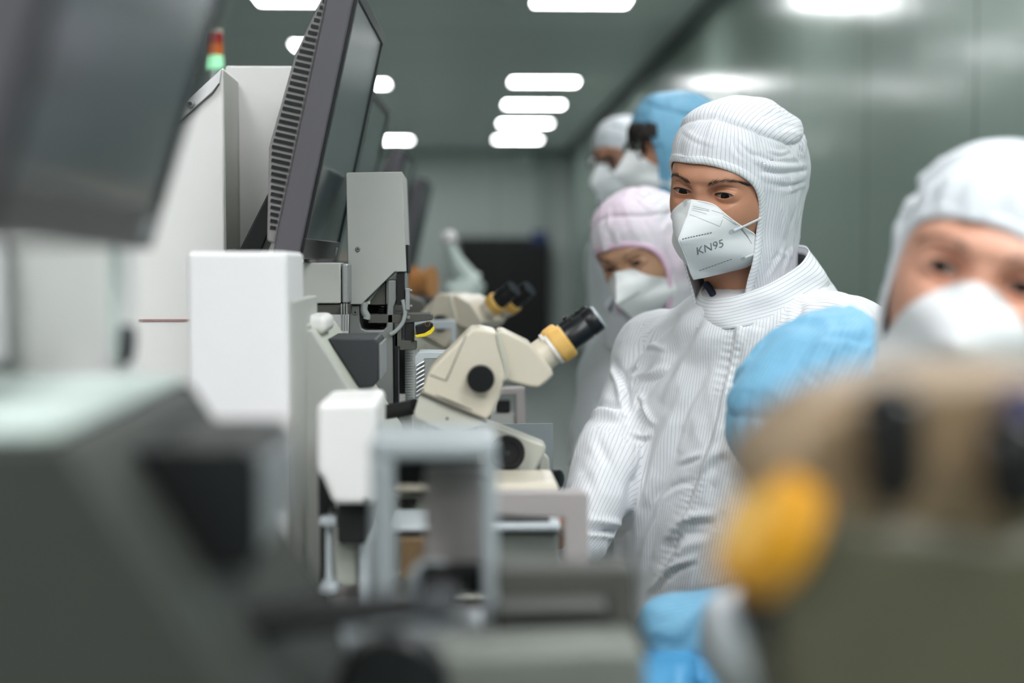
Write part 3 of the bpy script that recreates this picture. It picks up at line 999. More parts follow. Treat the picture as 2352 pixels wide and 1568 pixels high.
m0 = make_monitor()
mons = [m0] + [dup(m0) for _ in range(4)]
place_monitor(mons[0], (686, 596), 1.80, 12.5, 1.5, 'grey flat monitor seen edge-on with vent slots, above the bonding machine in focus')
place_monitor(mons[1], (762, 634), 2.62, 12.5, 1.5, 'dark monitor right behind the vented one, second along the row')
place_monitor(mons[2], (864, 658), 3.62, 12.5, 1.5, 'blurred dark monitor, third along the row behind the grey head cover')
place_monitor(mons[3], (926, 656), 4.62, 12.5, 1.5, 'farthest dark monitor of the row, a thin blurred edge')
place_monitor(mons[4], (-66, 556), .53, 17, -3.5, 'huge blurred dark monitor filling the top left corner of the photo')
for o, px, Y in ((mons[1], 780, 2.62), (mons[2], 870, 3.62), (mons[3], 920, 4.62)):
    pass

# ------------------------------------------------------------------ microscopes
def make_scope():
    """stereo microscope, built where the focal one stands (eyepieces up to the right)"""
    Y = 1.62
    root = thing('microscope', (at(1100, 1110, Y)[0], Y, at(1100, 1110, Y)[2]), 'x', 'microscope')
    P = lambda *q: [tuple(a) for a in q]
    up_ = P((1105, 753), (1086, 754), (1073, 764), (1028, 809), (995, 840), (983, 857), (971, 893), (966, 902), (1118, 966), (1131, 950), (1147, 915), (1158, 878), (1168, 858), (1145, 776), (1142, 762))
    MB().prism(up_, Y - .045, Y + .045).build('zoom_body', M['cream'], root, bevel=.010, bseg=5)
    lo_ = P((965, 907), (958, 925), (951, 948), (955, 960), (990, 975), (1040, 990), (1118, 972), (1117, 968))
    MB().prism(lo_, Y - .043, Y + .043).build('lower_ring', M['creamg'], root, bevel=.008, bseg=4)
    MB().tube([at(963, 903, Y - .0435), at(1040, 936, Y - .0455), at(1118, 968, Y - .0435)], .0012, 8).build('ring_groove', M['umber'], root)
    MB().tube([at(966, 893, Y - .043), at(1040, 923, Y - .0455), at(1124, 958, Y - .043)], .0009, 8).build('ring_groove', M['umber'], root)
    MB().tube([at(1070, 770, Y - .0448), at(1025, 874, Y - .0458), at(986, 860, Y - .0448)], .0006, 6).build('panel_line', M['umber'], root)
    MB().lathe(at(1027, 961, Y - .0425), (0, -1, 0), [(0, .0017), (.001, .0017)], 14).build('set_screw', M['blackm'], root)
    hd = P((1142, 761), (1156, 758), (1219, 789), (1227, 799), (1266, 845), (1272, 861), (1259, 874), (1238, 890), (1219, 889), (1160, 874), (1150, 800))
    MB().prism(hd, Y - .038, Y + .052).build('binocular_head', M['cream'], root, bevel=.008, bseg=4)
    MB().tube([at(1142, 764, Y - .046), at(1151, 800, Y - .047), at(1166, 855, Y - .046), at(1158, 872, Y - .046)], .0016, 8).build('head_seam', M['ggrey'], root)
    MB().lathe(at(1104, 868.5, Y - .046), (0, -1, 0), [(0, .0152), (.010, .0152), (.0118, .0135)], 40).build('zoom_knob', M['black'], root)
    # the eyepieces
    ax = at(1369, 730, Y) - at(1247, 819, Y); ax /= np.linalg.norm(ax)
    for k, (dy, dd) in enumerate(((-.008, 0), (.055, -.002))):
        p = at(1247, 819, Y) + np.array((0, dy, 0)) + ax * dd
        tube = MB().lathe(p, ax, [(-.012, .0165), (.023, .0160)], 40).build('eyepiece_tube', M['cream'], root, bevel=.001)
        MB().lathe(p, ax, [(.0128, .0188), (.0165, .0188)], 40).build('white_band', M['white'], tube, bevel=.0005)
        n = 48
        ring = MB()
        prof = [(.0166, .0192), (.019, .0200), (.033, .0200), (.0345, .0185)]
        ring.lathe(p, ax, prof, n)
        rb = ring.build('dioptre_ring', M['amber'], tube, bevel=.0005)
        kn = MB()
        tt = np.cross(ax, (0, 1, 0)); tt /= np.linalg.norm(tt); bb = np.cross(ax, tt)
        for j in range(36):
            th = 2 * math.pi * j / 36
            r0 = tt * math.cos(th) + bb * math.sin(th)
            kn.cyl(p + ax * .0195 + r0 * .0198, p + ax * .0325 + r0 * .0198, .0008, 6)
        kn.build('knurling', M['amber'], rb)
        ep = MB().lathe(p, ax, [(.0346, .0158), (.060, .0158), (.061, .0150), (.0625, .0150), (.0635, .0158), (.0745, .0158), (.076, .0148)], 40).build('eyepiece', M['black'], tube)
        MB().lathe(p, ax, [(.0761, .0150), (.0775, .0150), (.0785, .0138), (.076, .0120)], 40, cap=False).build('eyecup_rim', M['alup'] if k == 0 else M['black'], ep)
        MB().lathe(p, ax, [(.0762, .0135), (.0768, .0135)], 32).build('lens', M['pupil'], ep)
        MB().lathe(p + ax * .05 + tt * (-.0155 if tt[2] < 0 else .0155), tt if tt[2] > 0 else -tt, [(0, .003), (.003, .003)], 12).build('lock_screw', M['black'], ep)
    # lower focus arm
    MB().prism(P((1100, 960), (1132, 972), (1166, 985), (1256, 1021), (1253, 1040), (1217, 1112), (1130, 1120), (1095, 1075)), Y + .005, Y + .04).build('focus_arm', M['creamg'], root, bevel=.005, bseg=3)
    kb = MB().lathe(at(1165, 1037, Y + .004), (0, -1, 0), [(0, .0185), (.004, .0195), (.012, .0195), (.014, .018), (.014, .013), (.0125, .012)], 44).build('focus_knob', M['black'], root)
    kk = MB()
    c = at(1165, 1037, Y + .004)
    for j in range(40):
        th = 2 * math.pi * j / 40
        kk.cyl(c + (math.cos(th) * .0194, -.002, math.sin(th) * .0194), c + (math.cos(th) * .0194, -.013, math.sin(th) * .0194), .0009, 6)
    kk.build('knurling', M['black'], kb)
    MB().lathe(c + (0, -.0125, 0), (0, -1, 0), [(0, .003), (.001, .003)], 14).build('centre_screw', M['charcoal'], kb)
    MB().prism(P((1238, 1045), (1250, 1040), (1262, 1052), (1263, 1100), (1238, 1112)), Y + .03, Y + .045).build('arm_flange', M['creamg'], root, bevel=.003)
    cl = MB().lathe(at(1264, 1100, Y + .02), (.75, -.66, 0), [(-.004, .006), (.004, .012), (.012, .012), (.013, .008)], 26).build('clamp_knob', M['black'], root)
    MB().lathe(at(1248, 1095, Y + .02), (1, 0, .2), [(-.012, .005), (.006, .007)], 18).build('clamp_shaft', M['black'], root)
    MB().tube(spline([at(955, 932, Y + .02), at(930, 938, Y + .03), at(905, 943, Y + .04), at(886, 946, Y + .045)], 16), .0088, 14).build('power_lead', M['blackm'], root)
    return root


def base_box(root, x0, x1, y0, y1, z1, name='column_base'):
    return MB().box((x0, y0, at(1000, 1520, 1.45)[2]), (x1, y1, z1)).build(name, M['umber'], root, bevel=.003)


sA = make_scope()
b = at(1100, 1114, 1.62)
st = base_box(sA, b[0] - .005, b[0] + .06, 1.628, 1.66, b[2])
tag(sA, 'cream stereo microscope in the middle with black eyepieces and an amber ring', 'microscope', 'stereo microscopes along the bench')
sB = dup(sA)
sB.location = tuple(np.array(sA.location) + np.array((-.034, 1.06, .016)))
sB.rotation_euler = (0, 0, R(-31))
tag(sB, 'blurred cream stereo microscope behind the middle one, both eyepieces showing', 'microscope', 'stereo microscopes along the bench')
for ch in sB.children:
    if ch.name.startswith('power_lead'):
        bpy.data.objects.remove(ch)
        break

# the foreground microscope: huge, brown-beige and out of focus
Y = .53
sF = thing('microscope', (at(2080, 1400, Y)[0], Y, BT), 'huge blurred brown-beige microscope at the bottom right with a mustard-yellow knob', 'microscope', 'stereo microscopes along the bench')
MB().prism([(1722, 1140), (1752, 1060), (1830, 975), (1920, 915), (2020, 880), (2160, 850), (2330, 838), (2480, 840), (2480, 1180), (2300, 1260), (1960, 1250), (1790, 1210)], Y - .005, Y + .07).build('binocular_head', M['khaki'], sF, bevel=.012, bseg=5)
MB().prism([(1760, 1330), (1830, 1130), (1960, 1180), (2300, 1220), (2480, 1200), (2480, 1800), (1860, 1800), (1780, 1500)], Y - .01, Y + .08).build('zoom_body', mat('olive_grey_enamel', lin(80, 77, 60), .45, noise=.03), sF, bevel=.012, bseg=5)
ka = np.array((.87, .12, -.46))
kc = at(1775, 1225, Y + .005)
k_ = MB().lathe(kc, ka, [(-.012, .021), (-.010, .0255), (.005, .0265), (.008, .023)], 44).build('focus_knob', M['mustard'], sF)
MB().lathe(kc, ka, [(-.0130, .014), (-.0121, .018)], 30).build('knob_cap', M['amber'], k_)
MB().lathe(at(1760, 1410, Y), (0, -1, 0), [(-.02, .010), (.006, .010)], 24).build('lock_knob', M['blackm'], sF, bevel=.002)
for x in (2050, 2335):
    e0 = at(x, 1085 if x < 2200 else 1110, Y - .012); e1 = at(x - 4, 930 if x < 2200 else 1000, Y - .03)
    ax = (e1 - e0)
    L_ = np.linalg.norm(ax)
    sk = MB().lathe(e0, ax, [(-.012, .006), (-.006, .0105), (L_, .0115), (L_ + .004, .0085)], 32).build('eyepiece', M['blackm'], sF)
    MB().lathe(e0, ax, [(L_ + .0041, .008), (L_ + .005, .006)], 24).build('lens', M['pupil'], sk)
MB().lathe(at(2345, 930, Y - .012), (0, -1, 0), [(0, .008), (.004, .008)], 24).build('coated_lens', mat('violet_lens', lin(70, 66, 110), .2), sF)
bz = at(2200, 1800, Y)
MB().box((bz[0] - .02, Y + .01, BT), (bz[0] + .05, Y + .07, bz[2])).build('column_base', M['umber'], sF, bevel=.003)
MB().box((bz[0] - .10, Y - .02, BT - .0), (bz[0] + .06, Y + .12, BT + .012)).build('foot_plate', M['umber'], sF, bevel=.003)
# ------------------------------------------------------------------ people
def head_axes(yaw, pitch, roll):
    """columns: his right, forward, up (yaw 0 faces the camera, positive turns to the photo's left)"""
    y, p, r = R(yaw), R(pitch), R(roll)
    f = np.array((-math.sin(y), -math.cos(y), 0)); s = np.array((-math.cos(y), math.sin(y), 0)); u = np.array((0, 0, 1.0))
    f, u = math.cos(p) * f - math.sin(p) * u, math.sin(p) * f + math.cos(p) * u
    u2 = math.cos(r) * u - math.sin(r) * s
    s2 = math.cos(r) * s + math.sin(r) * u
    return np.column_stack([s2, f, u2])


class Head:
    def __init__(s, px, py, Y, yaw, pitch, roll, scale=1.0):
        s.O = at(px, py, Y)
        s.A = head_axes(yaw, pitch, roll)
        s.k = scale

    def W(s, P):
        return s.O + (np.asarray(P, float) * s.k) @ s.A.T

    def L(s, P):
        return ((np.asarray(P, float) - s.O) @ s.A) / s.k


def superell(az, el, a, bf, bb, ct, cb, p=2.35):
    dx, dy, dz = np.sin(az) * np.cos(el), np.cos(az) * np.cos(el), np.sin(el)
    b = np.where(dy > 0, bf, bb); c = np.where(dz > 0, ct, cb)
    r = np.full(np.shape(az), 0.1)
    for _ in range(24):
        fx = np.abs(r * dx / a) ** p + np.abs(r * dy / b) ** p + np.abs(r * dz / c) ** p
        r = r * fx ** (-1 / p)
    return np.stack([r * dx, r * dy, r * dz], -1)


EYE_X, EYE_A = .0318, .0146


def lid_curves(t, hu, hl, tilt=.0018):
    base = tilt * t
    up = base + hu * np.clip(1 - np.abs(t + .12) ** 2.3, -1, 1)
    lo = base - hl * np.clip(1 - np.abs(t - .05) ** 2.0, -1, 1)
    return up, lo


def face_shape(P, az, o):
    """move the front of the head into a face; P local (N,3)"""
    P = P.copy()
    x, z = P[:, 0], P[:, 2]
    ax = np.abs(x)
    fr = sstep(.15, .55, np.cos(az))
    g = lambda cx, cz, sx, sz: np.exp(-((ax - cx) / sx) ** 2 - ((z - cz) / sz) ** 2)
    d = .0050 * g(.030, .021, .026, .010) + .003 * g(0, .020, .018, .014)
    d -= .0075 * g(.031, .001, .019, .0125)
    S = .0045 + .0265 * sstep(.006, -.046, z) ** 1.15
    S = S * sstep(.016, .002, z) * sstep(-.066, -.052, z)
    wN = .0105 + .006 * sstep(-.005, -.05, z)
    d += S * np.exp(-(ax / wN) ** 2)
    d += .0060 * g(.046, -.030, .024, .018)
    d -= .0050 * g(.068, .028, .018, .03)
    d += .0007 * g(.032, -.0165, .017, .006)      # lower-lid fullness
    d -= .0006 * g(.030, -.0225, .018, .0035)
    d += .010 * g(0, -.075, .024, .012) + .008 * g(0, -.108, .022, .014)
    P[:, 1] += d * fr
    # eyes
    yc = o['eye_y']
    for sd in (-1, 1):
        dx = (x - sd * EYE_X); dz = z
        t = dx * sd / EYE_A
        q = (dx / .0205) ** 2 + (dz / .0150) ** 2
        wgt = (1 - sstep(.40, 1.15, q)) * fr
        yl = yc + .0142 * np.sqrt(np.clip(1 - (dx / .0215) ** 2 - (dz / .0165) ** 2, .02, 1))
        hu = o['hu']; hl = o['hl']
        zu, zl = lid_curves(t, hu, hl)
        # crease of the upper lid
        yl -= .0016 * np.exp(-((dz - zu - .0052) / .0010) ** 2) * sstep(1.25, .9, np.abs(t))
        yl -= .0004 * np.exp(-((dz - zl + .0062) / .0012) ** 2) * sstep(1.1, .7, np.abs(t))
        ins = np.minimum(zu - dz, dz - zl)
        yl += .0007 * np.exp(-((ins + .0006) / .0009) ** 2)
        ins = np.where(np.abs(t) < 1.0, ins, -.01)
        yl -= .0085 * sstep(-.0001, .0007, ins)
        P[:, 1] = P[:, 1] * (1 - wgt) + yl * wgt
    return P


def warp_axis(lo, hi, foci, width, step_f, step_c):
    """graded sampling: fine near the foci"""
    out = [lo]
    while out[-1] < hi:
        x = out[-1]
        w = max(math.exp(-((x - f) / width) ** 2) for f in foci) if foci else 0
        w = min(1, w * 1.4)
        out.append(x + step_c * (1 - w) + step_f * w)
    out = np.array(out)
    return lo + (out - lo) * (hi - lo) / (out[-1] - lo)


def neck_ring(H, nb, t, r, N, az):
    return None


def make_body(H, nb, skin, root, o, fine):
    """one continuous mesh: head, neck and the trunk inside the coverall"""
    if fine:
        A = warp_axis(-math.pi, math.pi, [R(-22), R(22)], R(15), R(.33), R(2.6))
        E = warp_axis(R(-52), R(88), [R(1)], R(11), R(.33), R(2.2))
    else:
        A = warp_axis(-math.pi, math.pi, [R(-22), R(22)], R(15), R(.6), R(4.0))
        E = warp_axis(R(-52), R(88), [R(1)], R(11), R(.6), R(3.5))
    A = A[:-1]
    n = len(A)
    az, el = np.meshgrid(A, E)
    P = superell(az.ravel(), el.ravel(), .0745, .094, .098, .118, .122)
    low = sstep(-.02, -.10, P[:, 2])
    P[:, 0] *= 1 - .13 * low
    P[:, 1] += .016 * low * np.where(P[:, 1] < 0, 1, 0.3)
    P = face_shape(P, az.ravel(), o)
    cap = sstep(.030, .065, P[:, 2])           # hair flattened under the hood
    P[:, :2] *= (1 - .10 * cap)[:, None]
    P[:, 2] = np.where(P[:, 2] > .045, .045 + (P[:, 2] - .045) * .66, P[:, 2])
    P[:, 1] -= .003 * sstep(.022, .045, P[:, 2]) * (P[:, 1] > 0)
    V = H.W(P).reshape(len(E), n, 3)
    rows = [V[i] for i in range(len(E))]
    # neck and trunk rings below, joined to the lowest head ring
    j0 = H.W((0, -.012, -.118))
    f = H.A[:, 1].copy(); f[2] = 0; f /= np.linalg.norm(f)
    rt = np.array((f[1], -f[0], 0.0)); rt = -rt if rt @ H.A[:, 0] < 0 else rt
    low_rings = []
    bf = o['body_fwd']; br = np.array((bf[1], -bf[0], 0.0))
    br = -br if br @ H.A[:, 0] < 0 else br
    for w_, c, rx, ry, uf, ur in ((0, j0, .056, .060, f, rt), (1, j0 * .45 + nb * .55, .054, .056, f, rt), (2, nb, .062, .058, bf, br),
                                 (3, nb + (0, 0, -.05), .075, .052, bf, br), (4, nb + (0, 0, -.12), .085, .058, bf, br), (5, nb + (0, 0, -.26), .085, .06, bf, br)):
        low_rings.append(np.array([c + ur * (rx * math.sin(a)) + uf * (ry * math.cos(a)) for a in A]))
    allrows = low_rings[::-1] + rows
    VV = np.vstack(allrows)
    m = len(allrows)
    idx = np.arange(m * n).reshape(m, n)
    i0 = idx[:-1]; i1 = idx[1:]
    Fq = np.stack([i0, np.roll(i0, -1, 1), np.roll(i1, -1, 1), i1], -1).reshape(-1, 4)
    faces = Fq[:, ::-1].tolist()
    faces.append(list(idx[-1])[::-1]); faces.append(list(idx[0]))
    # keep outward winding
    b = link_mesh('body', VV, faces, skin, root, sharp=0)
    bm = bmesh.new(); bm.from_mesh(b.data); bmesh.ops.recalc_face_normals(bm, faces=bm.faces); bm.to_mesh(b.data); bm.free()
    return b


def bvh_of(o):
    o0 = OFF[o.name]
    vs = [Vector(np.array(v.co) + o0) for v in o.data.vertices]
    return BVHTree.FromPolygons(vs, [p.vertices[:] for p in o.data.polygons])


def hit_px(bvh, px, py):
    d = ray(px, py)
    loc, nrm, i, dist = bvh.ray_cast(Vector(CAM), Vector(d))
    if loc is None:
        return None, None
    nrm = np.array(nrm)
    if nrm @ d > 0:
        nrm = -nrm
    return np.array(loc), nrm


def hit_local(bvh, H, x, z, side=1):
    o = H.W((x, .35, z)); d = -H.A[:, 1]
    loc, nrm, i, dist = bvh.ray_cast(Vector(o), Vector(d))
    if loc is None:
        return None, None
    nrm = np.array(nrm)
    if nrm @ d > 0:
        nrm = -nrm
    return np.array(loc), nrm


def make_eyes(H, root, o, lashes=True, body_bvh=None):
    for sd in (-1, 1):
        n, m = 96, 64
        ph = np.linspace(0, math.pi, m + 1); th = np.linspace(0, 2 * math.pi, n, endpoint=False)
        PH, TH = np.meshgrid(ph, th, indexing='ij')
        c = np.array((sd * EYE_X, o['eye_y'], 0))
        L = np.stack([.0165 * np.sin(PH) * np.cos(TH), .0122 * np.cos(PH), .0130 * np.sin(PH) * np.sin(TH)], -1).reshape(-1, 3)
        V = H.W(L + c)
        idx = np.arange((m + 1) * n).reshape(m + 1, n)
        Fq = np.stack([idx[:-1], np.roll(idx[:-1], -1, 1), np.roll(idx[1:], -1, 1), idx[1:]], -1).reshape(-1, 4)
        cen = L[Fq].mean(1)
        g = np.array(o['gaze'])
        dist = np.hypot(cen[:, 0] - g[0], cen[:, 2] - g[1])
        ids = np.where((dist < .0029) & (cen[:, 1] > 0), 2, np.where((dist < .0064) & (cen[:, 1] > 0), 1, 0))
        link_mesh('eye', V, Fq[:, ::-1], [M['sclera'], M['iris'], M['pupil']], root, sharp=0, mids=ids)
    if not lashes:
        return
    for sd in (-1, 1):
        g = MB()
        ts = np.linspace(-.98, 1.02, 26)
        zu, zl = lid_curves(ts, o['hu'], o['hl'])
        line = []
        for t, z in zip(ts, zu):
            loc, nr = hit_local(body_bvh, H, sd * (EYE_X + t * EYE_A), z + .0007)
            if loc is not None:
                line.append(loc + nr * .0002)
        rad = [.00025 + .0007 * max(0, 1 - (2 * k / (len(line) - 1) - 1) ** 2) ** .5 for k in range(len(line))]
        g.tube(line, rad, 6)
        for k in range(2, len(line)):
            if k % 1 == 0:
                b = line[k]
                u = k / (len(line) - 1)
                tip = b + H.A[:, 1] * .0045 + H.A[:, 0] * sd * (.003 * u) - H.A[:, 2] * (.0022)
                midp = b * .5 + tip * .5 - H.A[:, 2] * .0008
                g.tube([b, midp, tip], [.00022, .00017, .00005], 4)
        g.build('eyelashes', M['lash'], root, sharp=0)


def make_brows(H, root, bvh, o):
    r_ = random.Random(3)
    for sd in (-1, 1):
        g = MB()
        c = spline([(.0125, .0165), (.022, .0205), (.036, .0245), (.050, .0215), (.058, .0165)], 60)
        for k in range(o.get('brow_n', 300)):
            u = r_.random() ** .9
            i = min(int(u * (len(c) - 1)), len(c) - 2)
            wdt = .0036 * (1 - .72 * u) * (0.55 + min(1, u * 4) * .45)
            x, z = c[i] + np.array((r_.gauss(0, .0008), max(-1.4, min(1.4, r_.gauss(0, .55))) * wdt))
            tg = c[i + 1] - c[i]; tg = tg / (np.linalg.norm(tg) + 1e-9)
            ang = R(34 - 58 * u + r_.gauss(0, 12))
            dx = tg[0] * math.cos(ang * .6) - tg[1] * math.sin(ang * .6); dz = tg[0] * math.sin(ang * .6) + tg[1] * math.cos(ang * .6)
            ln = r_.uniform(.0035, .0065) * (1 - .2 * u)
            a, na = hit_local(bvh, H, sd * x, z + o.get('brow_dz', 0))
            b, nb_ = hit_local(bvh, H, sd * (x + dx * ln), z + dz * ln + o.get('brow_dz', 0))
            if a is None or b is None:
                continue
            a = a - na * .0003; b = b + nb_ * .0004; mdl = (a + b) / 2 + na * .0005
            g.tube([a, mdl, b], [.00013, .00011, .00003], 4)
        g.build('eyebrow', M['hair'], root, sharp=0)


# --------------------------------------------------------------- mask
def mask_surface(H, o, bv, nu=41, nv=61):
    """folded cup mask: two half-round panels meeting in a beak; rim lies on the face"""
    u = np.linspace(-1, 1, 2 * nu - 1); v = np.linspace(0, 1, nv)
    dy, dz = o.get('mask_off', (0, 0))
    rid = np.array([(.1150, -.0035), (.1200, -.0110), (.1262, -.0200), (.1400, -.0360), (.1516, -.0495), (.1524, -.0515), (.1516, -.0532), (.1405, -.0680), (.1265, -.0870), (.1155, -.1050), (.1050, -.1165)])
    rid = rid + np.array((dy, dz))
    rd = np.r_[0, np.cumsum(np.linalg.norm(np.diff(rid, axis=0), axis=1))]; rd /= rd[-1]
    ri = np.stack([np.interp(v, rd, rid[:, k]) for k in (0, 1)], -1)
    xz = spline(o.get('mask_rim', [(0, -.0035), (.0150, -.0075), (.0310, -.0185), (.0480, -.0350), (.0610, -.0585), (.0665, -.0820), (.0610, -.0960), (.0480, -.1070), (.0260, -.1145), (0, -.1160)]), 240)
    xz = xz + np.array((0, dz))
    ed = np.r_[0, np.cumsum(np.linalg.norm(np.diff(xz, axis=0), axis=1))]; ed /= ed[-1]
    V = np.zeros((nv, len(u), 3))
    rim = {}
    for sd in (-1, 1):
        ex = np.stack([np.interp(v, ed, xz[:, k]) for k in (0, 1)], -1)
        ys = []
        for j, (x, z) in enumerate(ex):
            loc, nr = hit_local(bv, H, sd * x, z)
            y = H.L(loc)[1] if loc is not None else .040
            y = max(y, .040)
            ys.append(y)
        ys = np.array(ys) + .0022
        w0 = np.clip(np.minimum(v, 1 - v) / .14, 0, 1)
        ys = ys * w0 + ri[:, 0] * (1 - w0)
        for _ in range(6):
            ys[1:-1] = (ys[:-2] + 2 * ys[1:-1] + ys[2:]) / 4
        rim[sd] = np.stack([sd * ex[:, 0], ys, ex[:, 1]], -1)
    for j, uu in enumerate(u):
        a = abs(uu); sd = 1 if uu > 0 else -1
        P0 = np.stack([np.zeros(nv), ri[:, 0], ri[:, 1]], -1)
        P = P0 * (1 - a) + rim[sd] * a
        bul = (math.sin(math.pi * a ** .9) ** 2) * .0048 * np.sin(math.pi * np.clip(v, 0, 1)) ** .7
        P[:, 1] += bul * .75
        P[:, 0] += sd * bul * .55
        V[:, j] = P
    # nose panel crease on both sides
    cr = np.exp(-((v[:, None] - .17 - .06 * np.abs(u)[None, :]) / .016) ** 2) * .0009 * sstep(.98, .7, np.abs(u))[None, :]
    V[:, :, 1] -= cr
    fold = np.exp(-((v - .47) / .012) ** 2)[:, None] * .0007 * sstep(.55, .1, np.abs(u))[None, :]
    V[:, :, 1] += fold
    N, C = V.shape[:2]
    VW = H.W(V.reshape(-1, 3))
    idx = np.arange(N * C).reshape(N, C)
    Fq = np.stack([idx[:-1, :-1], idx[:-1, 1:], idx[1:, 1:], idx[1:, :-1]], -1).reshape(-1, 4)
    return V, VW, Fq, idx


def make_mask(H, root, o, bv):
    V, VW, Fq, idx = mask_surface(H, o, bv)
    ob = link_mesh('face_mask', VW, Fq, M['mask'], root, sharp=0)
    sm = ob.modifiers.new('thick', 'SOLIDIFY'); sm.thickness = .0016; sm.offset = 0
    # welded rim
    rim = list(idx[:, -1]) + list(idx[::-1, 0][1:])
    g = MB(); g.tube(VW[rim], .0013, 6)
    g.build('rim', M['mask'], ob, sharp=0)
    c = idx.shape[1] // 2
    g = MB(); g.tube(VW[idx[:, c]], .0012, 6)
    g.build('centre_fold', M['mask'], ob, sharp=0)
    return ob, VW, idx


def decal_strip(bvh, pts, w, n=None, lift=.0011):
    """short raised bar following the surface, from photo pixels"""
    L = [hit_px(bvh, *p) for p in pts]
    L = [(a, b) for a, b in L if a is not None]
    if len(L) < 2:
        return None
    g = MB()
    g.tube([a + b * lift for a, b in L], w, 6, ry=.00035, nrm=[b for a, b in L])
    return g


def dashes(bvh, parent, p0, p1, n, duty, w, name='weld_mark', material=None):
    g = MB(); k_ = 0
    for k in range(n):
        a = k / n; b = (k + duty) / n
        s = decal_strip(bvh, [(p0[0] + (p1[0] - p0[0]) * t, p0[1] + (p1[1] - p0[1]) * t) for t in (a, (a + b) / 2, b)], w)
        if s:
            g.add(s.v, s.f); k_ += 1
    if k_:
        return g.build(name, material or M['maskp'], parent, sharp=0)


def text_mesh(body):
    cu = bpy.data.curves.new('t', 'FONT'); cu.body = body; cu.size = 1; cu.resolution_u = 6
    ob = bpy.data.objects.new('t', cu); COL.objects.link(ob)
    dg = bpy.context.evaluated_depsgraph_get(); dg.update()
    me = ob.evaluated_get(dg).to_mesh()
    bm = bmesh.new(); bm.from_mesh(me)
    for _ in range(2):
        bmesh.ops.subdivide_edges(bm, edges=[e for e in bm.edges if e.calc_length() > .06], cuts=1)
    bmesh.ops.triangulate(bm, faces=bm.faces)
    V = np.array([v.co[:] for v in bm.verts]); Fc = [[v.index for v in f.verts] for f in bm.faces]
    bm.free(); ob.evaluated_get(dg).to_mesh_clear()
    bpy.data.objects.remove(ob); bpy.data.curves.remove(cu)
    return V, Fc


def decal_text(bvh, body, quad, parent, name, material):
    """quad: photo pixels bl, br, tr, tl; the glyphs lie on the surface"""
    V, Fc = text_mesh(body)
    lo = V.min(0); hi = V.max(0)
    uv = (V[:, :2] - lo[:2]) / (hi[:2] - lo[:2])
    q = np.array(quad, float)
    out = []
    for a, b in uv:
        p = q[0] * (1 - a) * (1 - b) + q[1] * a * (1 - b) + q[2] * a * b + q[3] * (1 - a) * b
        loc, nr = hit_px(bvh, *p)
        out.append(loc + nr * .0013 if loc is not None else at(p[0], p[1], 1.9))
    return link_mesh(name, np.array(out), Fc, material, parent, sharp=0)


# --------------------------------------------------------------- hood
def hood_R(az, s):
    a, bf, bb = s
    b = np.where(np.cos(az) > 0, bf, bb)
    p = 2.25
    return 1 / ((np.abs(np.sin(az)) / a) ** p + (np.abs(np.cos(az)) / b) ** p) ** (1 / p)


OPEN = [(.0420, 0), (.0415, 12), (.0390, 24), (.033, 36), (.023, 46), (.010, 54), (-.008, 59), (-.03, 62), (-.06, 60), (-.09, 54), (-.13, 42), (-.17, 31), (-.22, 26)]


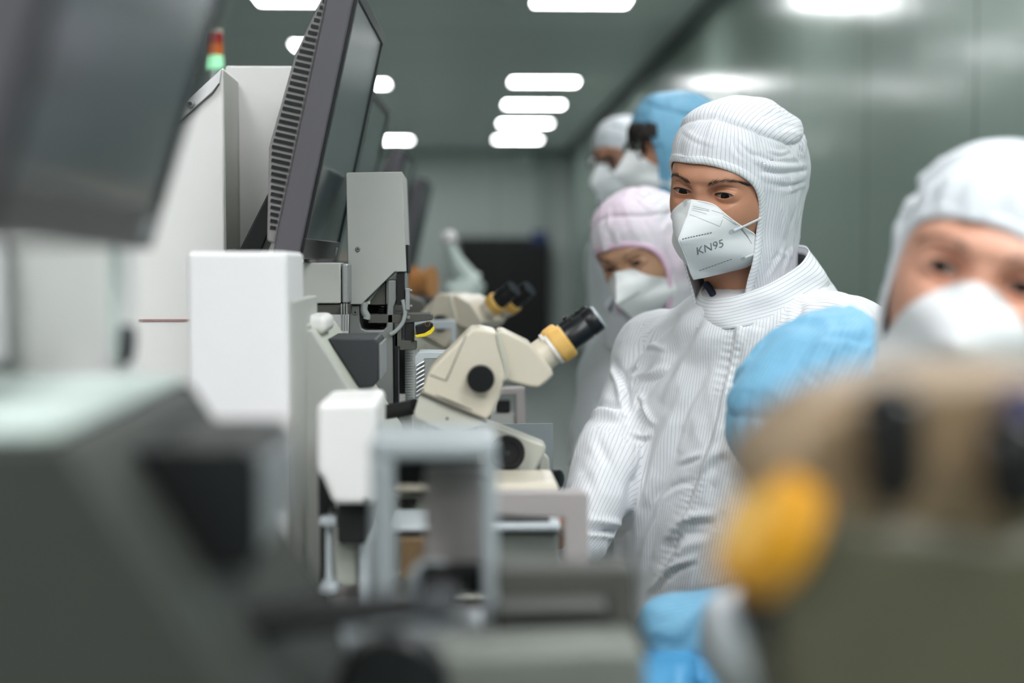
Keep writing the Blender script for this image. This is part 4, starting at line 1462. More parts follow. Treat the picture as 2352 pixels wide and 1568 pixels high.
def make_hood(H, nb, root, o, m_main, m_hem, fine):
    size = o.get('hood', (.0865, .1045, .126))
    ZT = o.get('hood_top', .116)
    op = o.get('open', OPEN)
    oz = np.array([p[0] for p in op])[::-1]; oa = np.array([p[1] for p in op])[::-1]
    az_open = lambda z: np.radians(np.interp(z, oz, oa, right=0))
    nbl = H.L(nb)
    oz_top = op[0][0]
    zb = o.get('hood_low', -.20)
    nr = 150 if fine else 110
    na = 300 if fine else 220
    # rows: dome, then straight down to the collar
    th = np.linspace(.02, math.pi / 2, int(nr * .58))
    zs = np.concatenate([ZT * np.cos(th), np.linspace(0, zb, nr - len(th) + 1)[1:], op[0][0] - np.array((-.0006, .0002, .0006, .0011, .0018, .0026, .0036, .0047))])
    zs = np.sort(zs)[::-1]
    zs = zs[np.r_[True, -np.diff(zs) > 1e-4]]
    sc = np.where(zs > 0, np.clip(1 - (np.maximum(zs, 0) / ZT) ** 2, 0, 1) ** .44, 1.0)
    extra = np.array([p[0] for p in op if zb < p[0]])
    tap = o.get('taper', .80)
    rowsV, rowsU, rowAz = [], [], []
    zz = np.linspace(op[0][0] - 1e-4, zb, 160)
    za = az_open(zz); shf = R(o.get('open_shift', 0)) * np.minimum(1, za / R(30))
    topa = np.linspace(-1, 1, 21) * za[0]
    BP = np.vstack([np.stack([za + shf, zz], 1), np.stack([-za + shf, zz], 1), np.stack([topa + shf[0], np.full(21, zz[0])], 1)])
    for z, k in zip(zs, sc):
        a0 = float(az_open(z))
        sh = R(o.get('open_shift', 0)) * min(1, a0 / R(30))
        az = np.linspace(a0 + sh, 2 * math.pi - a0 + sh, na)
        r = hood_R(az, size) * k
        dist = np.sqrt((((az[:, None] - BP[None, :, 0] + math.pi) % (2 * math.pi) - math.pi) * .09) ** 2 + (z - BP[None, :, 1]) ** 2).min(1)
        near_edge = np.exp(-(dist / .024) ** 2)
        r = r - o.get('hug', .008) * near_edge * float(sstep(-.10, -.05, np.array([z]))[0])
        low = sstep(.015, zb * .8, np.full(na, z))
        r = r * (1 - (1 - tap) * low)
        c = nbl[:2] * float(sstep(-.035, zb - .01, np.array([z]))[0]) * .92
        P = np.stack([c[0] + r * np.sin(az), c[1] + r * np.cos(az) + o.get('hood_dy', 0) * (1 - low), np.full(na, z)], -1)
        rowsV.append(P); rowAz.append(az)
    P = np.array(rowsV); AZ = np.array(rowAz)
    Pf = P.reshape(-1, 3)
    N = np.zeros_like(P)
    du = np.gradient(P, axis=1); dv = np.gradient(P, axis=0)
    N = np.cross(du, dv); N /= np.linalg.norm(N, axis=2)[..., None] + 1e-12
    ctr = P * np.array((1, 1, .6))
    sgn = np.where((N * ctr).sum(-1) < 0, -1, 1)
    N *= sgn[..., None]
    Nf = N.reshape(-1, 3); azf = AZ.reshape(-1); zf = Pf[:, 2]
    aw = np.where(azf > math.pi, azf - 2 * math.pi, azf)
    # crown seam
    zseam = o.get('seam_z', .0685) + .021 * np.cos(aw) + .0085 * np.cos(2 * aw)
    top = sstep(-.0015, .0015, zf - zseam)
    d = .0055 * np.exp(-((zf - zseam - .012) / .014) ** 2) * top * (0.35 + .65 * (1 - np.cos(aw)) / 2)
    d -= .0030 * np.exp(-((zf - zseam) / .0028) ** 2)
    # gathers below the seam at side and back
    gat = sstep(-.2, .9, -np.cos(aw)) 
    fade = sstep(ZT * .98, ZT * .75, zf)
    d += gat * fade * .0026 * np.sin(aw * 46 + 3 * vnoise(Pf * 40, 5)) * np.exp(-((zseam - zf) / .020)) * (zf < zseam)
    # soft folds
    side = sstep(.75, -.1, np.cos(aw))
    q = Pf * np.array((12, 12, 34))
    amp = o.get('fold', .0045)
    d += amp * side * ridge(q * .6 + 2.0 * vnoise(Pf * 7, 9)[:, None], 11, 2) * .5
    q2 = np.stack([aw * 3.2, zf * 9, aw * 0], -1)
    d += fade * amp * .55 * vnoise(q2 * 2.1 + 7, 21)
    d += amp * .30 * top * ridge(Pf * np.array((13, 13, 8)) + 3, 31, 2)
    # long folds running from cheek to nape
    d += amp * .5 * side * sstep(.05, -.05, zf) * ridge(np.stack([(zf * 16 + aw * 1.6), aw * 2.2, zf * 3], -1), 41, 2)
    for (pa, pz, pl, ang, w_, h_) in o.get('hood_strokes', []):
        ca, sa = math.cos(R(ang)), math.sin(R(ang))
        xx = (aw - R(pa)) * .1; yy = zf - pz
        s1 = xx * ca + yy * sa; s2 = -xx * sa + yy * ca
        d += h_ * np.exp(-(s2 / w_) ** 2) * np.exp(-(s1 / pl) ** 4)
    d = d * np.repeat(sstep(.02, .30, sc), na)
    Pf = Pf + Nf * d[:, None]
    if o.get('hood_px'):
        Pf = H.L(H.W(Pf) + (Nf @ H.A.T) * px_strokes(o['hood_px'])(H.W(Pf), Nf @ H.A.T, None)[:, None])
    V = H.W(Pf)
    nrow = len(zs)
    idx = np.arange(nrow * na).reshape(nrow, na)
    Fq = np.stack([idx[:-1, :-1], idx[:-1, 1:], idx[1:, 1:], idx[1:, :-1]], -1).reshape(-1, 4)
    # uv: crown stripes run front to back on the slant, side stripes vertical
    crown = top > .5
    u = aw
    ll = u[Fq]
    cf = crown[Fq].mean(1) > .5
    ucr = (.125 * np.arctan2(Pf[:, 0], Pf[:, 2] + .015) + Pf[:, 1] * .10)[Fq]
    azu = aw[Fq]
    azu = np.where(azu - azu[:, :1] > 3, azu - 2 * math.pi, np.where(azu - azu[:, :1] < -3, azu + 2 * math.pi, azu))
    uu = np.where(cf[:, None], ucr, azu * .102)
    vv = zf[Fq]
    uvl = np.stack([uu, vv], -1)[:, ::-1].reshape(-1, 2)
    tip = V[idx[0]].mean(0)
    fan = [(len(V), int(idx[0, k]), int(idx[0, k + 1])) for k in range(na - 1)]
    uvl = np.vstack([uvl, np.zeros((3 * len(fan), 2)) + (.0015, 0)])
    ob = link_mesh('hood', np.vstack([V, tip]), Fq[:, ::-1].tolist() + fan, m_main, root, sharp=0, uvs=uvl)
    so = ob.modifiers.new('thick', 'SOLIDIFY'); so.thickness = .0012; so.offset = -1
    # binding round the face
    Pg = Pf.reshape(nrow, na, 3); Ng = Nf.reshape(nrow, na, 3)
    first = next(i for i in range(nrow) if float(az_open(zs[i])) > R(1.5))
    kk = max(1, int(np.searchsorted(rowAz[first - 1], abs(rowAz[first][0]))))
    fl = [Pg[i, 0] for i in range(nrow - 1, first - 1, -1)] + [Pg[first - 1, k] for k in range(kk - 1, 0, -1)]
    k2 = max(1, int(np.searchsorted((2 * math.pi - rowAz[first - 1])[::-1], abs(2 * math.pi - rowAz[first][-1]))))
    frr = [Pg[first - 1, -1 - k] for k in range(0, k2)] + [Pg[i, -1] for i in range(first, nrow)]
    fn = [Ng[i, 0] for i in range(nrow - 1, first - 1, -1)] + [Ng[first - 1, k] for k in range(kk - 1, 0, -1)] + [Ng[first - 1, -1 - k] for k in range(0, k2)] + [Ng[i, -1] for i in range(first, nrow)]
    ztop = op[0][0]
    curve = np.array(fl + frr)
    # resample evenly
    seg = np.r_[0, np.cumsum(np.linalg.norm(np.diff(curve, axis=0), axis=1))]
    m = 160 if fine else 90
    s = np.linspace(0, seg[-1], m)
    C = np.stack([np.interp(s, seg, curve[:, k]) for k in range(3)], -1)
    Nn = np.stack([np.interp(s, seg, np.array(fn)[:, k]) for k in range(3)], -1)
    for _ in range(4):
        C[1:-1] = (C[:-2] + 2 * C[1:-1] + C[2:]) / 4
        Nn[1:-1] = (Nn[:-2] + 2 * Nn[1:-1] + Nn[2:]) / 4
    Nn /= np.linalg.norm(Nn, axis=1)[:, None]
    T = np.gradient(C, axis=0); T /= np.linalg.norm(T, axis=1)[:, None]
    B = np.cross(T, Nn)
    hw = o.get('hem_w', .0100)
    fc = np.array((0, .09, -.05))
    outw = np.where(((C - fc) * B).sum(1)[:, None] > 0, 1, -1) * B
    bvl = BVHTree.FromPolygons([Vector(p) for p in Pf], Fq.tolist())
    sec = [(-.0014, -.0004), (-.0016, .0006), (-.0006, .0026), (.25 * hw, .0036), (.6 * hw, .0034), (.9 * hw, .0028), (hw, .0004)]
    hv, uv = [], []
    for i in range(m):
        ring = []
        for a_, l_ in sec:
            p = C[i] + outw[i] * a_
            nn = Nn[i]
            if a_ > 0:
                loc, nr_, ix, ds = bvl.find_nearest(Vector(p))
                if loc is not None and ds < .02:
                    nr_ = np.array(nr_)
                    nr_ = nr_ if nr_ @ Nn[i] > 0 else -nr_
                    p = np.array(loc); nn = nr_
            ring.append((p, nn, l_))
        for p, nn, l_ in ring:
            hv.append(p + nn * l_)
        for p, nn, l_ in ring[::-1]:
            hv.append(p - nn * .0004)
        for a_, l_ in sec + sec[::-1]:
            uv.append((s[i] + a_ * .6, a_))
    ns = 2 * len(sec)
    hv = np.array(hv).reshape(m, ns, 3)
    for _ in range(3):
        hv[1:-1] = (hv[:-2] + 2 * hv[1:-1] + hv[2:]) / 4
    hv = hv.reshape(-1, 3)
    hf = [(i * ns + k, i * ns + (k + 1) % ns, (i + 1) * ns + (k + 1) % ns, (i + 1) * ns + k) for i in range(m - 1) for k in range(ns)]
    hf += [list(range(ns)), [(m - 1) * ns + k for k in range(ns)][::-1]]
    hem = link_mesh('face_binding', H.W(np.array(hv)), hf, m_hem, root, sharp=0, uvs=np.array(uv))
    bm = bmesh.new(); bm.from_mesh(hem.data); bmesh.ops.recalc_face_normals(bm, faces=bm.faces); bm.to_mesh(hem.data); bm.free()
    return ob, hem


# --------------------------------------------------------------- collar
def make_collar(root, C0, R0, C1, R1, fwd, lat, m_, uvscale=1.0, wr=.0025, tuck=.006):
    """standing collar: lower ring C0 to upper ring C1; fwd/lat are unit vectors of each ring's plane"""
    n, k = 160, 26
    V = []; UV = []
    for j in range(k + 5):
        t = min(j / k, 1.0)
        over = max(0, j - k) / 4
        c = C0 * (1 - t) + C1 * t
        r = np.array(R0) * (1 - t) + np.array(R1) * t
        f = fwd[0] * (1 - t) + fwd[1] * t
        l = lat[0] * (1 - t) + lat[1] * t
        f = f / np.linalg.norm(f); l = l / np.linalg.norm(l)
        up = np.cross(l, f); up = up if up[2] > 0 else -up
        for i in range(n):
            a = 2 * math.pi * i / n
            w_ = wr * (vnoise(np.array([[math.cos(a) * 3, math.sin(a) * 3, t * 2.5]]), 77)[0] + .7 * math.sin(a * 7 + t * 2) * math.sin(math.pi * t))
            bulge = .004 * math.sin(math.pi * t)
            rr = r + w_ + bulge - over * tuck
            V.append(c + f * rr[0] * math.cos(a) + l * rr[1] * math.sin(a) - up * over * .012)
            UV.append((t * .058 * uvscale + over * .01, a * .08))
    V = np.array(V)
    rows = k + 5
    idx = np.arange(rows * n).reshape(rows, n)
    Fq = np.stack([idx[:-1], np.roll(idx[:-1], -1, 1), np.roll(idx[1:], -1, 1), idx[1:]], -1).reshape(-1, 4)
    ob = link_mesh('collar', V, Fq, m_, root, sharp=0, uvs=np.array(UV))
    bm = bmesh.new(); bm.from_mesh(ob.data); bmesh.ops.recalc_face_normals(bm, faces=bm.faces); bm.to_mesh(ob.data); bm.free()
    so = ob.modifiers.new('thick', 'SOLIDIFY'); so.thickness = .0015
    return ob


def quad_split(V, Fq):
    n = len(V)
    E = np.stack([Fq, np.roll(Fq, -1, 1)], -1).reshape(-1, 2)
    E = np.sort(E, 1)
    U, inv = np.unique(E, axis=0, return_inverse=True)
    inv = inv.reshape(-1, 4)
    C = V[Fq].mean(1)
    cacc = np.zeros((len(U), 3)); cn = np.zeros(len(U))
    for k in range(4):
        np.add.at(cacc, inv[:, k], C); np.add.at(cn, inv[:, k], 1)
    mid = V[U].mean(1)
    Em = .5 * mid + .5 * cacc / cn[:, None]
    # Catmull-Clark vertex rule
    val = np.zeros(n); fs = np.zeros((n, 3)); es = np.zeros((n, 3))
    for k in range(4):
        np.add.at(val, Fq[:, k], 1); np.add.at(fs, Fq[:, k], C)
    ev = np.zeros(n)
    for k in range(2):
        np.add.at(es, U[:, k], mid); np.add.at(ev, U[:, k], 1)
    val = np.maximum(val, 1); ev = np.maximum(ev, 1)
    Vn = (fs / val[:, None] + 2 * es / ev[:, None] + (val[:, None] - 3) * V) / val[:, None]
    VV = np.vstack([Vn, Em, C])
    e0 = n; c0 = n + len(U)
    ci = c0 + np.arange(len(Fq))
    out = [np.stack([Fq[:, k], e0 + inv[:, k], ci, e0 + inv[:, k - 1]], 1) for k in range(4)]
    return VV, np.vstack(out)


# --------------------------------------------------------------- garment from soft volumes
def make_garment(root, prims, h, m_, name='coverall', blend=.035, wrinkle=None, cut=None, sub=1, uaxis=None):
    """prims: ('cap', a, b, ra, rb) or ('ell', c, r, R3); smooth union, then folds"""
    def one(p, P):
        return sd_cap(P, *p[1:5]) if p[0] == 'cap' else sd_ell(P, p[1], p[2], p[3] if len(p) > 3 else None)

    def fn(P):
        d = one(prims[0], P)
        for p in prims[1:]:
            d = smin(d, one(p, P), blend)
        if cut is not None:
            d = np.maximum(d, cut(P))
        return d
    los, his = [], []
    for p in prims:
        if p[0] == 'cap':
            r = max(p[3], p[4]); los.append(np.minimum(p[1], p[2]) - r); his.append(np.maximum(p[1], p[2]) + r)
        else:
            r = max(p[2]); los.append(np.array(p[1]) - r); his.append(np.array(p[1]) + r)
    V, Fq = surface_nets(fn, np.min(los, 0) - 3 * h, np.max(his, 0) + 3 * h, h)
    for _ in range(2):          # light smoothing of the net
        acc = np.zeros_like(V); cn = np.zeros(len(V))
        for a in range(4):
            b = (a + 1) % 4
            np.add.at(acc, Fq[:, a], V[Fq[:, b]]); np.add.at(cn, Fq[:, a], 1)
            np.add.at(acc, Fq[:, b], V[Fq[:, a]]); np.add.at(cn, Fq[:, b], 1)
        V = V * .5 + .5 * acc / cn[:, None]
    vol = (V[Fq[:, 0]] * np.cross(V[Fq[:, 1]], V[Fq[:, 2]])).sum() + (V[Fq[:, 0]] * np.cross(V[Fq[:, 2]], V[Fq[:, 3]])).sum()
    if vol < 0:
        Fq = Fq[:, ::-1]
    for _ in range(sub):
        V, Fq = quad_split(V, Fq)
    D = np.stack([one(p, V) for p in prims], 1)
    near = D.argmin(1)
    N = vert_normals(V, Fq)
    if wrinkle is not None:
        V2 = V + N * wrinkle(V, N, near)[:, None]
    else:
        V2 = V
    # stripe coordinate per face from the nearest volume
    fnear = near[Fq[:, 0]]
    uu = np.zeros((len(Fq), 4)); vv = np.zeros((len(Fq), 4))
    for k, p in enumerate(prims):
        sel = fnear == k
        if not sel.any():
            continue
        Q = V[Fq[sel]]
        if p[0] == 'cap':
            a, b = np.array(p[1]), np.array(p[2]); c = (a + b) / 2; rad = (p[3] + p[4]) / 2
            ax = (b - a) / np.linalg.norm(b - a)
        else:
            c = np.array(p[1]); rad = float(np.mean(sorted(p[2])[:2])) * 1.1
            ax = np.array(p[4]) if len(p) > 4 else np.array((0, 0, 1.0))
        if uaxis and k in uaxis and not callable(uaxis[k]):
            ax = np.array(uaxis[k]) / np.linalg.norm(uaxis[k])
        if uaxis and callable(uaxis.get(k)):
            uu[sel] = uaxis[k](Q)
        elif uaxis and ('u', k) in uaxis:      # flat panel: stripe coordinate along a given direction
            e = np.array(uaxis[('u', k)]); uu[sel] = (Q - c) @ e
        else:
            back = np.array((0, 1.0, 0)); back = back - ax * (back @ ax); back /= np.linalg.norm(back)
            sd = np.cross(ax, back)
            q = Q - c
            an = np.arctan2(q @ sd, -(q @ back))
            an = np.where(an - an[:, :1] > 3, an - 2 * math.pi, np.where(an - an[:, :1] < -3, an + 2 * math.pi, an))
            uu[sel] = an * rad
        vv[sel] = (Q - c) @ ax
    ob = link_mesh(name, V2, Fq, m_, root, sharp=0, uvs=np.stack([uu, vv], -1).reshape(-1, 2))
    return ob


def folds(amp, seed, sc=(9, 9, 5), sl=None):
    def f(V, N, near):
        w = .9 * vnoise(V * 3.1, seed + 3)
        d = amp * ridge(V * np.array(sc) + w[:, None] * 1.4, seed, 3) * (.55 + .45 * vnoise(V * 2.3, seed + 9))
        return d
    return f


# --------------------------------------------------------------- hands
def make_hand(root, wrist, fwd, palm_n, m_, name='hand', k=1.0, curl=.6, thumb_side=1, back=.05):
    """five separate bent fingers on a palm, one continuous surface"""
    f = np.array(fwd, float); f /= np.linalg.norm(f)
    n = np.array(palm_n, float); n -= f * (n @ f); n /= np.linalg.norm(n)
    s = np.cross(f, n) * thumb_side
    w = np.array(wrist, float)
    T = lambda a, b, c: w + k * (f * a + s * b + n * c)
    pr = [(T(-back, 0, 0), T(.01, 0, 0), .026 * k, .025 * k), (T(.015, .012, 0), T(.075, .026, 0), .016 * k, .0145 * k), (T(.015, 0, 0), T(.08, .006, 0), .0165 * k, .0145 * k),
          (T(.015, -.010, 0), T(.076, -.013, 0), .016 * k, .0135 * k), (T(.013, -.018, 0), T(.068, -.030, 0), .015 * k, .012 * k)]
    fing = [(.085, .028, .044, .0088), (.090, .008, .049, .0090), (.086, -.013, .045, .0086), (.076, -.031, .036, .0078)]
    tips = []
    for j, (a, b, ln, r) in enumerate(fing):
        c1 = curl * (0.8 + .12 * j); 
        p0 = T(a - .008, b, 0)
        ang = c1 * .55
        p1 = p0 + k * ln * (f * math.cos(ang) + n * math.sin(ang)); ang += c1 * .9
        p2 = p1 + k * ln * .62 * (f * math.cos(ang) + n * math.sin(ang)); ang += c1 * .6
        p3 = p2 + k * ln * .48 * (f * math.cos(ang) + n * math.sin(ang))
        tips.append([(p0, p1, r * k * 1.05, r * k), (p1, p2, r * k, r * k * .92), (p2, p3, r * k * .92, r * k * .8)])
    t0 = T(.022, .026, .006); t1 = T(.048, .052, .016); t2 = T(.078, .058, .026); t3 = T(.098, .052, .034)
    th = [(t0, t1, .0135 * k, .0115 * k), (t1, t2, .0112 * k, .0098 * k), (t2, t3, .0098 * k, .008 * k)]

    def fn(P):
        d = sd_cap(P, *pr[0])
        for q in pr[1:]:
            d = smin(d, sd_cap(P, *q), .010 * k)
        for ch in tips + [th]:
            e = sd_cap(P, *ch[0])
            for q in ch[1:]:
                e = np.minimum(e, sd_cap(P, *q))
            d = smin(d, e, .004 * k)
        return d
    pts = np.array([p for ch in tips + [th] for q in ch for p in q[:2]] + [q[0] for q in pr])
    V, Fq = surface_nets(fn, pts.min(0) - .04, pts.max(0) + .04, .0032)
    return link_mesh(name, V, Fq, m_, root, sharp=0, subsurf=1)
def unit(v):
    v = np.array(v, float); return v / np.linalg.norm(v)


def px_strokes(strokes):
    def f(V, N, near):
        q = project(V)
        vis = sstep(.05, .3, -((V - CAM) * N).sum(1) / np.linalg.norm(V - CAM, axis=1))
        d = np.zeros(len(V))
        qa, va, da = q, vis, d
        for pts, w, h in strokes:
            P = spline(pts, 30) if len(pts) > 2 else np.array(pts, float)
            lo, hi = P.min(0) - 4 * w, P.max(0) + 4 * w
            sel = np.flatnonzero((qa[:, 0] > lo[0]) & (qa[:, 0] < hi[0]) & (qa[:, 1] > lo[1]) & (qa[:, 1] < hi[1]) & (va > 0))
            if not len(sel):
                continue
            q = qa[sel]; vis = va[sel]
            best = np.full(len(q), 1e9); tt = np.zeros(len(q)); sg = np.zeros(len(q))
            n = len(P) - 1
            for i in range(n):
                a, b = P[i], P[i + 1]; ab = b - a
                t = np.clip(((q - a) @ ab) / (ab @ ab + 1e-9), 0, 1)
                dd = np.linalg.norm(q - a - t[:, None] * ab, axis=1)
                m_ = dd < best
                best[m_] = dd[m_]; tt[m_] = (i + t[m_]) / n
                sg[m_] = np.sign(ab[0] * (q[m_, 1] - a[1]) - ab[1] * (q[m_, 0] - a[0]))
            taper = np.sin(np.pi * np.clip(tt * .9 + .05, 0, 1)) ** .6
            s_ = best * sg
            prof = np.exp(-(s_ / w) ** 2) - .55 * np.exp(-((s_ - 1.7 * w) / (.9 * w)) ** 2)
            np.add.at(da, sel, h * prof * taper * vis)
        return da
    return f


def plus(*fs):
    return lambda V, N, near: sum(f(V, N, near) for f in fs)


def legs(prims, hip, bf, spread=.09, r=(.10, .075)):
    lat = np.array((-bf[1], bf[0], 0))
    for s in (-1, 1):
        a = np.array(hip) + lat * spread * s
        b = np.array((a[0], a[1], .10)) 
        prims.append(('cap', a, b, r[0], r[1]))
    return lat


def boots(root, hip, bf, m_=None):
    lat = np.array((-bf[1], bf[0], 0))
    for s in (-1, 1):
        a = np.array(hip) + lat * .09 * s
        fw = np.array(bf)
        P = []
        V, Fq = surface_nets(lambda P: smin(sd_cap(P, (a[0], a[1], .05), np.array((a[0], a[1], .05)) + fw * .13, .048, .042), sd_cap(P, (a[0], a[1], .05), (a[0], a[1], .18), .052, .06), .03),
                             (a[0] - .25, a[1] - .25, -.02), (a[0] + .25, a[1] + .25, .26), .012)
        V[:, 2] = np.maximum(V[:, 2], .0005)
        link_mesh('boot', V, Fq, m_ or M['plain'], root, sharp=0)


def glasses(H, root, rim_r=.0225, z=-.004, y=.100, m_=None, temple=True):
    g0 = MB()
    gp = thing_part = None
    fr = MB()
    for sd in (-1, 1):
        ring = [H.W((sd * .0325 + rim_r * 1.12 * math.cos(a), y - .004 * abs(math.cos(a)) * (1 if sd * math.cos(a) > 0 else 0), z + rim_r * .86 * math.sin(a))) for a in np.linspace(0, 2 * math.pi, 41)]
        fr.tube(ring, .0012, 8)
    fr.tube([H.W((-.0085, y, z + .004)), H.W((0, y + .003, z + .006)), H.W((.0085, y, z + .004))], .0012, 8)
    for sd in (-1, 1):
        fr.tube([H.W((sd * .0575, y - .004, z + .006)), H.W((sd * .070, y - .03, z + .006)), H.W((sd * .079, y - .09, z + .004))], .0013, 8)
    gl = fr.build('spectacles', m_ or M['wire'], root, sharp=0)
    gl['label'] = 'thin metal-framed spectacles'
    for sd in (-1, 1):
        n = 40
        vs = [H.W((sd * .0325, y + .0012, z))]; vs2 = [H.W((sd * .0325, y - .0006, z))]
        for k in range(n):
            a = 2 * math.pi * k / n
            q = (sd * .0325 + rim_r * 1.10 * math.cos(a), z + rim_r * .84 * math.sin(a))
            vs.append(H.W((q[0], y + .0003, q[1]))); vs2.append(H.W((q[0], y - .0012, q[1])))
        fs = [(0, 1 + k, 1 + (k + 1) % n) for k in range(n)] + [(n + 1, n + 2 + (k + 1) % n, n + 2 + k) for k in range(n)]
        fs += [(1 + k, n + 2 + k, n + 2 + (k + 1) % n, 1 + (k + 1) % n) for k in range(n)]
        link_mesh('lens', np.array(vs + vs2), fs, M['glass'], gl, sharp=0)


def straps(H, root, bvh_mask, hood_ob):
    pass


DEF = dict(eye_y=.0722, hu=.0046, hl=.0036, gaze=(0, 0), body_fwd=np.array((0, -1, 0)))


def person(label, H, nb, o, skin, m_hood, m_hem, m_suit, prims, fine=False, h=.012, wr=None, group=None, sub=1, uaxis=None, brows=True, collar=None, blend=.035, foot=None, lashes=True):
    oo = dict(DEF); oo.update(o)
    # feet decide where the person stands
    base = np.array((foot[0], foot[1], 0.0)) if foot is not None else np.array((nb[0], nb[1], 0))
    root = thing('person', base, label, 'person', group)
    body = make_body(H, nb, skin, root, oo, fine)
    bv = bvh_of(body)
    ex = float(0)
    g = oo['gaze']
    gz = dict(oo)
    make_eyes_with_gaze(H, root, gz, bv, lashes)
    if brows:
        make_brows(H, root, bv, oo)
    mk, VW, idx = make_mask(H, root, oo, bv)
    hood, hem = make_hood(H, nb, root, oo, m_hood, m_hem, fine)
    if prims:
        make_garment(root, prims, h, m_suit, wrinkle=wr, sub=sub, uaxis=uaxis, blend=blend)
    if oo.get('collar', True):
        bf = oo['body_fwd']; la = np.array((-bf[1], bf[0], 0)); tl = unit(bf + np.array((0, 0, -.38)))
        up = np.cross(la, tl); up = up if up[2] > 0 else -up
        make_collar(root, nb - up * .030 + bf * .012, (.108, .100), nb + up * .042 + bf * .008, (.092, .084), (tl, tl), (la, la), m_suit)
    return dict(root=root, body=body, bvh=bv, mask=mk, mw=VW, midx=idx, hood=hood, hem=hem, o=oo)


def make_eyes_with_gaze(H, root, o, bv, lashes):
    g = o['gaze']
    for sd in (-1, 1):
        oo = dict(o); oo['gaze'] = (sd * EYE_X + g[0], g[1])
        _one_eye(H, root, oo, sd)
    if lashes:
        _lashes(H, root, o, bv)


_full = make_eyes


def _one_eye(H, root, o, sd):
    n, m = 96, 64
    ph = np.linspace(0, math.pi, m + 1); th = np.linspace(0, 2 * math.pi, n, endpoint=False)
    PH, TH = np.meshgrid(ph, th, indexing='ij')
    c = np.array((sd * EYE_X, o['eye_y'], 0))
    L = np.stack([.0165 * np.sin(PH) * np.cos(TH), .0126 * np.cos(PH), .0135 * np.sin(PH) * np.sin(TH)], -1).reshape(-1, 3)
    P = L + c
    idx = np.arange((m + 1) * n).reshape(m + 1, n)
    Fq = np.stack([idx[:-1], np.roll(idx[:-1], -1, 1), np.roll(idx[1:], -1, 1), idx[1:]], -1).reshape(-1, 4)
    cen = P[Fq].mean(1)
    g = np.array(o['gaze'])
    dist = np.hypot(cen[:, 0] - g[0], cen[:, 2] - g[1])
    fr = cen[:, 1] > o['eye_y']
    ids = np.where((dist < .0027) & fr, 2, np.where((dist < .0062) & fr, 1, 0))
    e = link_mesh('eye', H.W(P), Fq[:, ::-1], [M['sclera'], M['iris'], M['pupil']], root, sharp=0, mids=ids)
    bm = bmesh.new(); bm.from_mesh(e.data); bmesh.ops.remove_doubles(bm, verts=bm.verts, dist=1e-6); bmesh.ops.recalc_face_normals(bm, faces=bm.faces); bm.to_mesh(e.data); bm.free()


def _lashes(H, root, o, body_bvh):
    for sd in (-1, 1):
        g = MB()
        ts = np.linspace(-.94, .84, 30)
        zu, zl = lid_curves(ts, o['hu'], o['hl'])
        line = []
        for t, z in zip(ts, zu):
            loc, nr = hit_local(body_bvh, H, sd * (EYE_X + t * EYE_A), z + .0009)
            if loc is not None:
                line.append(loc + H.A[:, 1] * .0001)
        rad = [.0002 + .0007 * max(0, math.sin(math.pi * (k / (len(line) - 1)) ** .7)) ** .6 for k in range(len(line))]
        g.tube(line, rad, 6)
        for k in range(2, len(line)):
            b = line[k]
            u = k / (len(line) - 1)
            tip = b + H.A[:, 1] * .0034 + H.A[:, 0] * sd * (.0020 * u - .0005) - H.A[:, 2] * .0006
            midp = b * .5 + tip * .5 - H.A[:, 2] * .0006
            g.tube([b, midp, tip], [.0002, .00015, .00005], 4)
        g.build('eyelashes', M['lash'], root, sharp=0)


# ================================================================= the man in focus
H = Head(1676, 418, 2.0, 37, 13, 7.5)
nb = at(1722, 672, 2.05)
BF = unit((-.72, -.69, 0)); LAT = unit((.69, -.72, 0)); UP = np.array((0, 0, 1.0))
RM = np.column_stack([LAT, BF, UP])
tilt = R(-9)
ta = unit(at(1735, 700, 2.05) - at(1585, 1560, 2.06))      # stripe axis of the trunk
c_t = at(1735, 700, 2.06)


def trunk_uv(Q):
    back = unit(np.array((.0, 1.0, 0)) - ta * ta[1]); sd = np.cross(ta, back)
    q = Q - c_t
    an = np.arctan2(q @ sd, -(q @ back))
    an = np.where(an - an[:, :1] > 3, an - 2 * math.pi, np.where(an - an[:, :1] < -3, an + 2 * math.pi, an))
    return -an * .155


lat0 = unit((.653, -.74, .05)); f0 = unit((-.70, -.62, -.30)); f0 = unit(f0 - lat0 * (f0 @ lat0))
RMC = np.column_stack([lat0, f0, np.cross(lat0, f0)])
shR, shL = at(1515, 815, 2.19), at(1935, 800, 1.92)
hip = at(1630, 1620, 2.10)
pr = [
    ('ell', at(1692, 975, 2.06), (.172, .112, .20), RM),
    ('ell', at(1640, 1260, 2.08), (.165, .118, .30), RM),
    ('ell', at(1628, 1560, 2.10), (.175, .13, .20), RM),
    ('ell', at(1746, 726, 2.05), (.113, .122, .062), RMC),
    ('cap', at(1728, 790, 2.06), shR, .070, .062),
    ('cap', at(1728, 790, 2.06), shL, .070, .066),
    ('cap', shR, at(1415, 1045, 2.10), .066, .052),
    ('cap', at(1412, 1045, 2.10), at(1332, 1236, 2.0), .052, .040),
    ('cap', shL, at(2005, 1130, 1.95), .066, .054),
    ('cap', at(2005, 1130, 1.95), at(1975, 1460, 1.94), .054, .042),
]
hl_ = legs(pr, hip, BF)
PLK = [(1688, 748), (1672, 850), (1640, 980), (1596, 1120), (1548, 1260), (1512, 1380), (1494, 1470)]


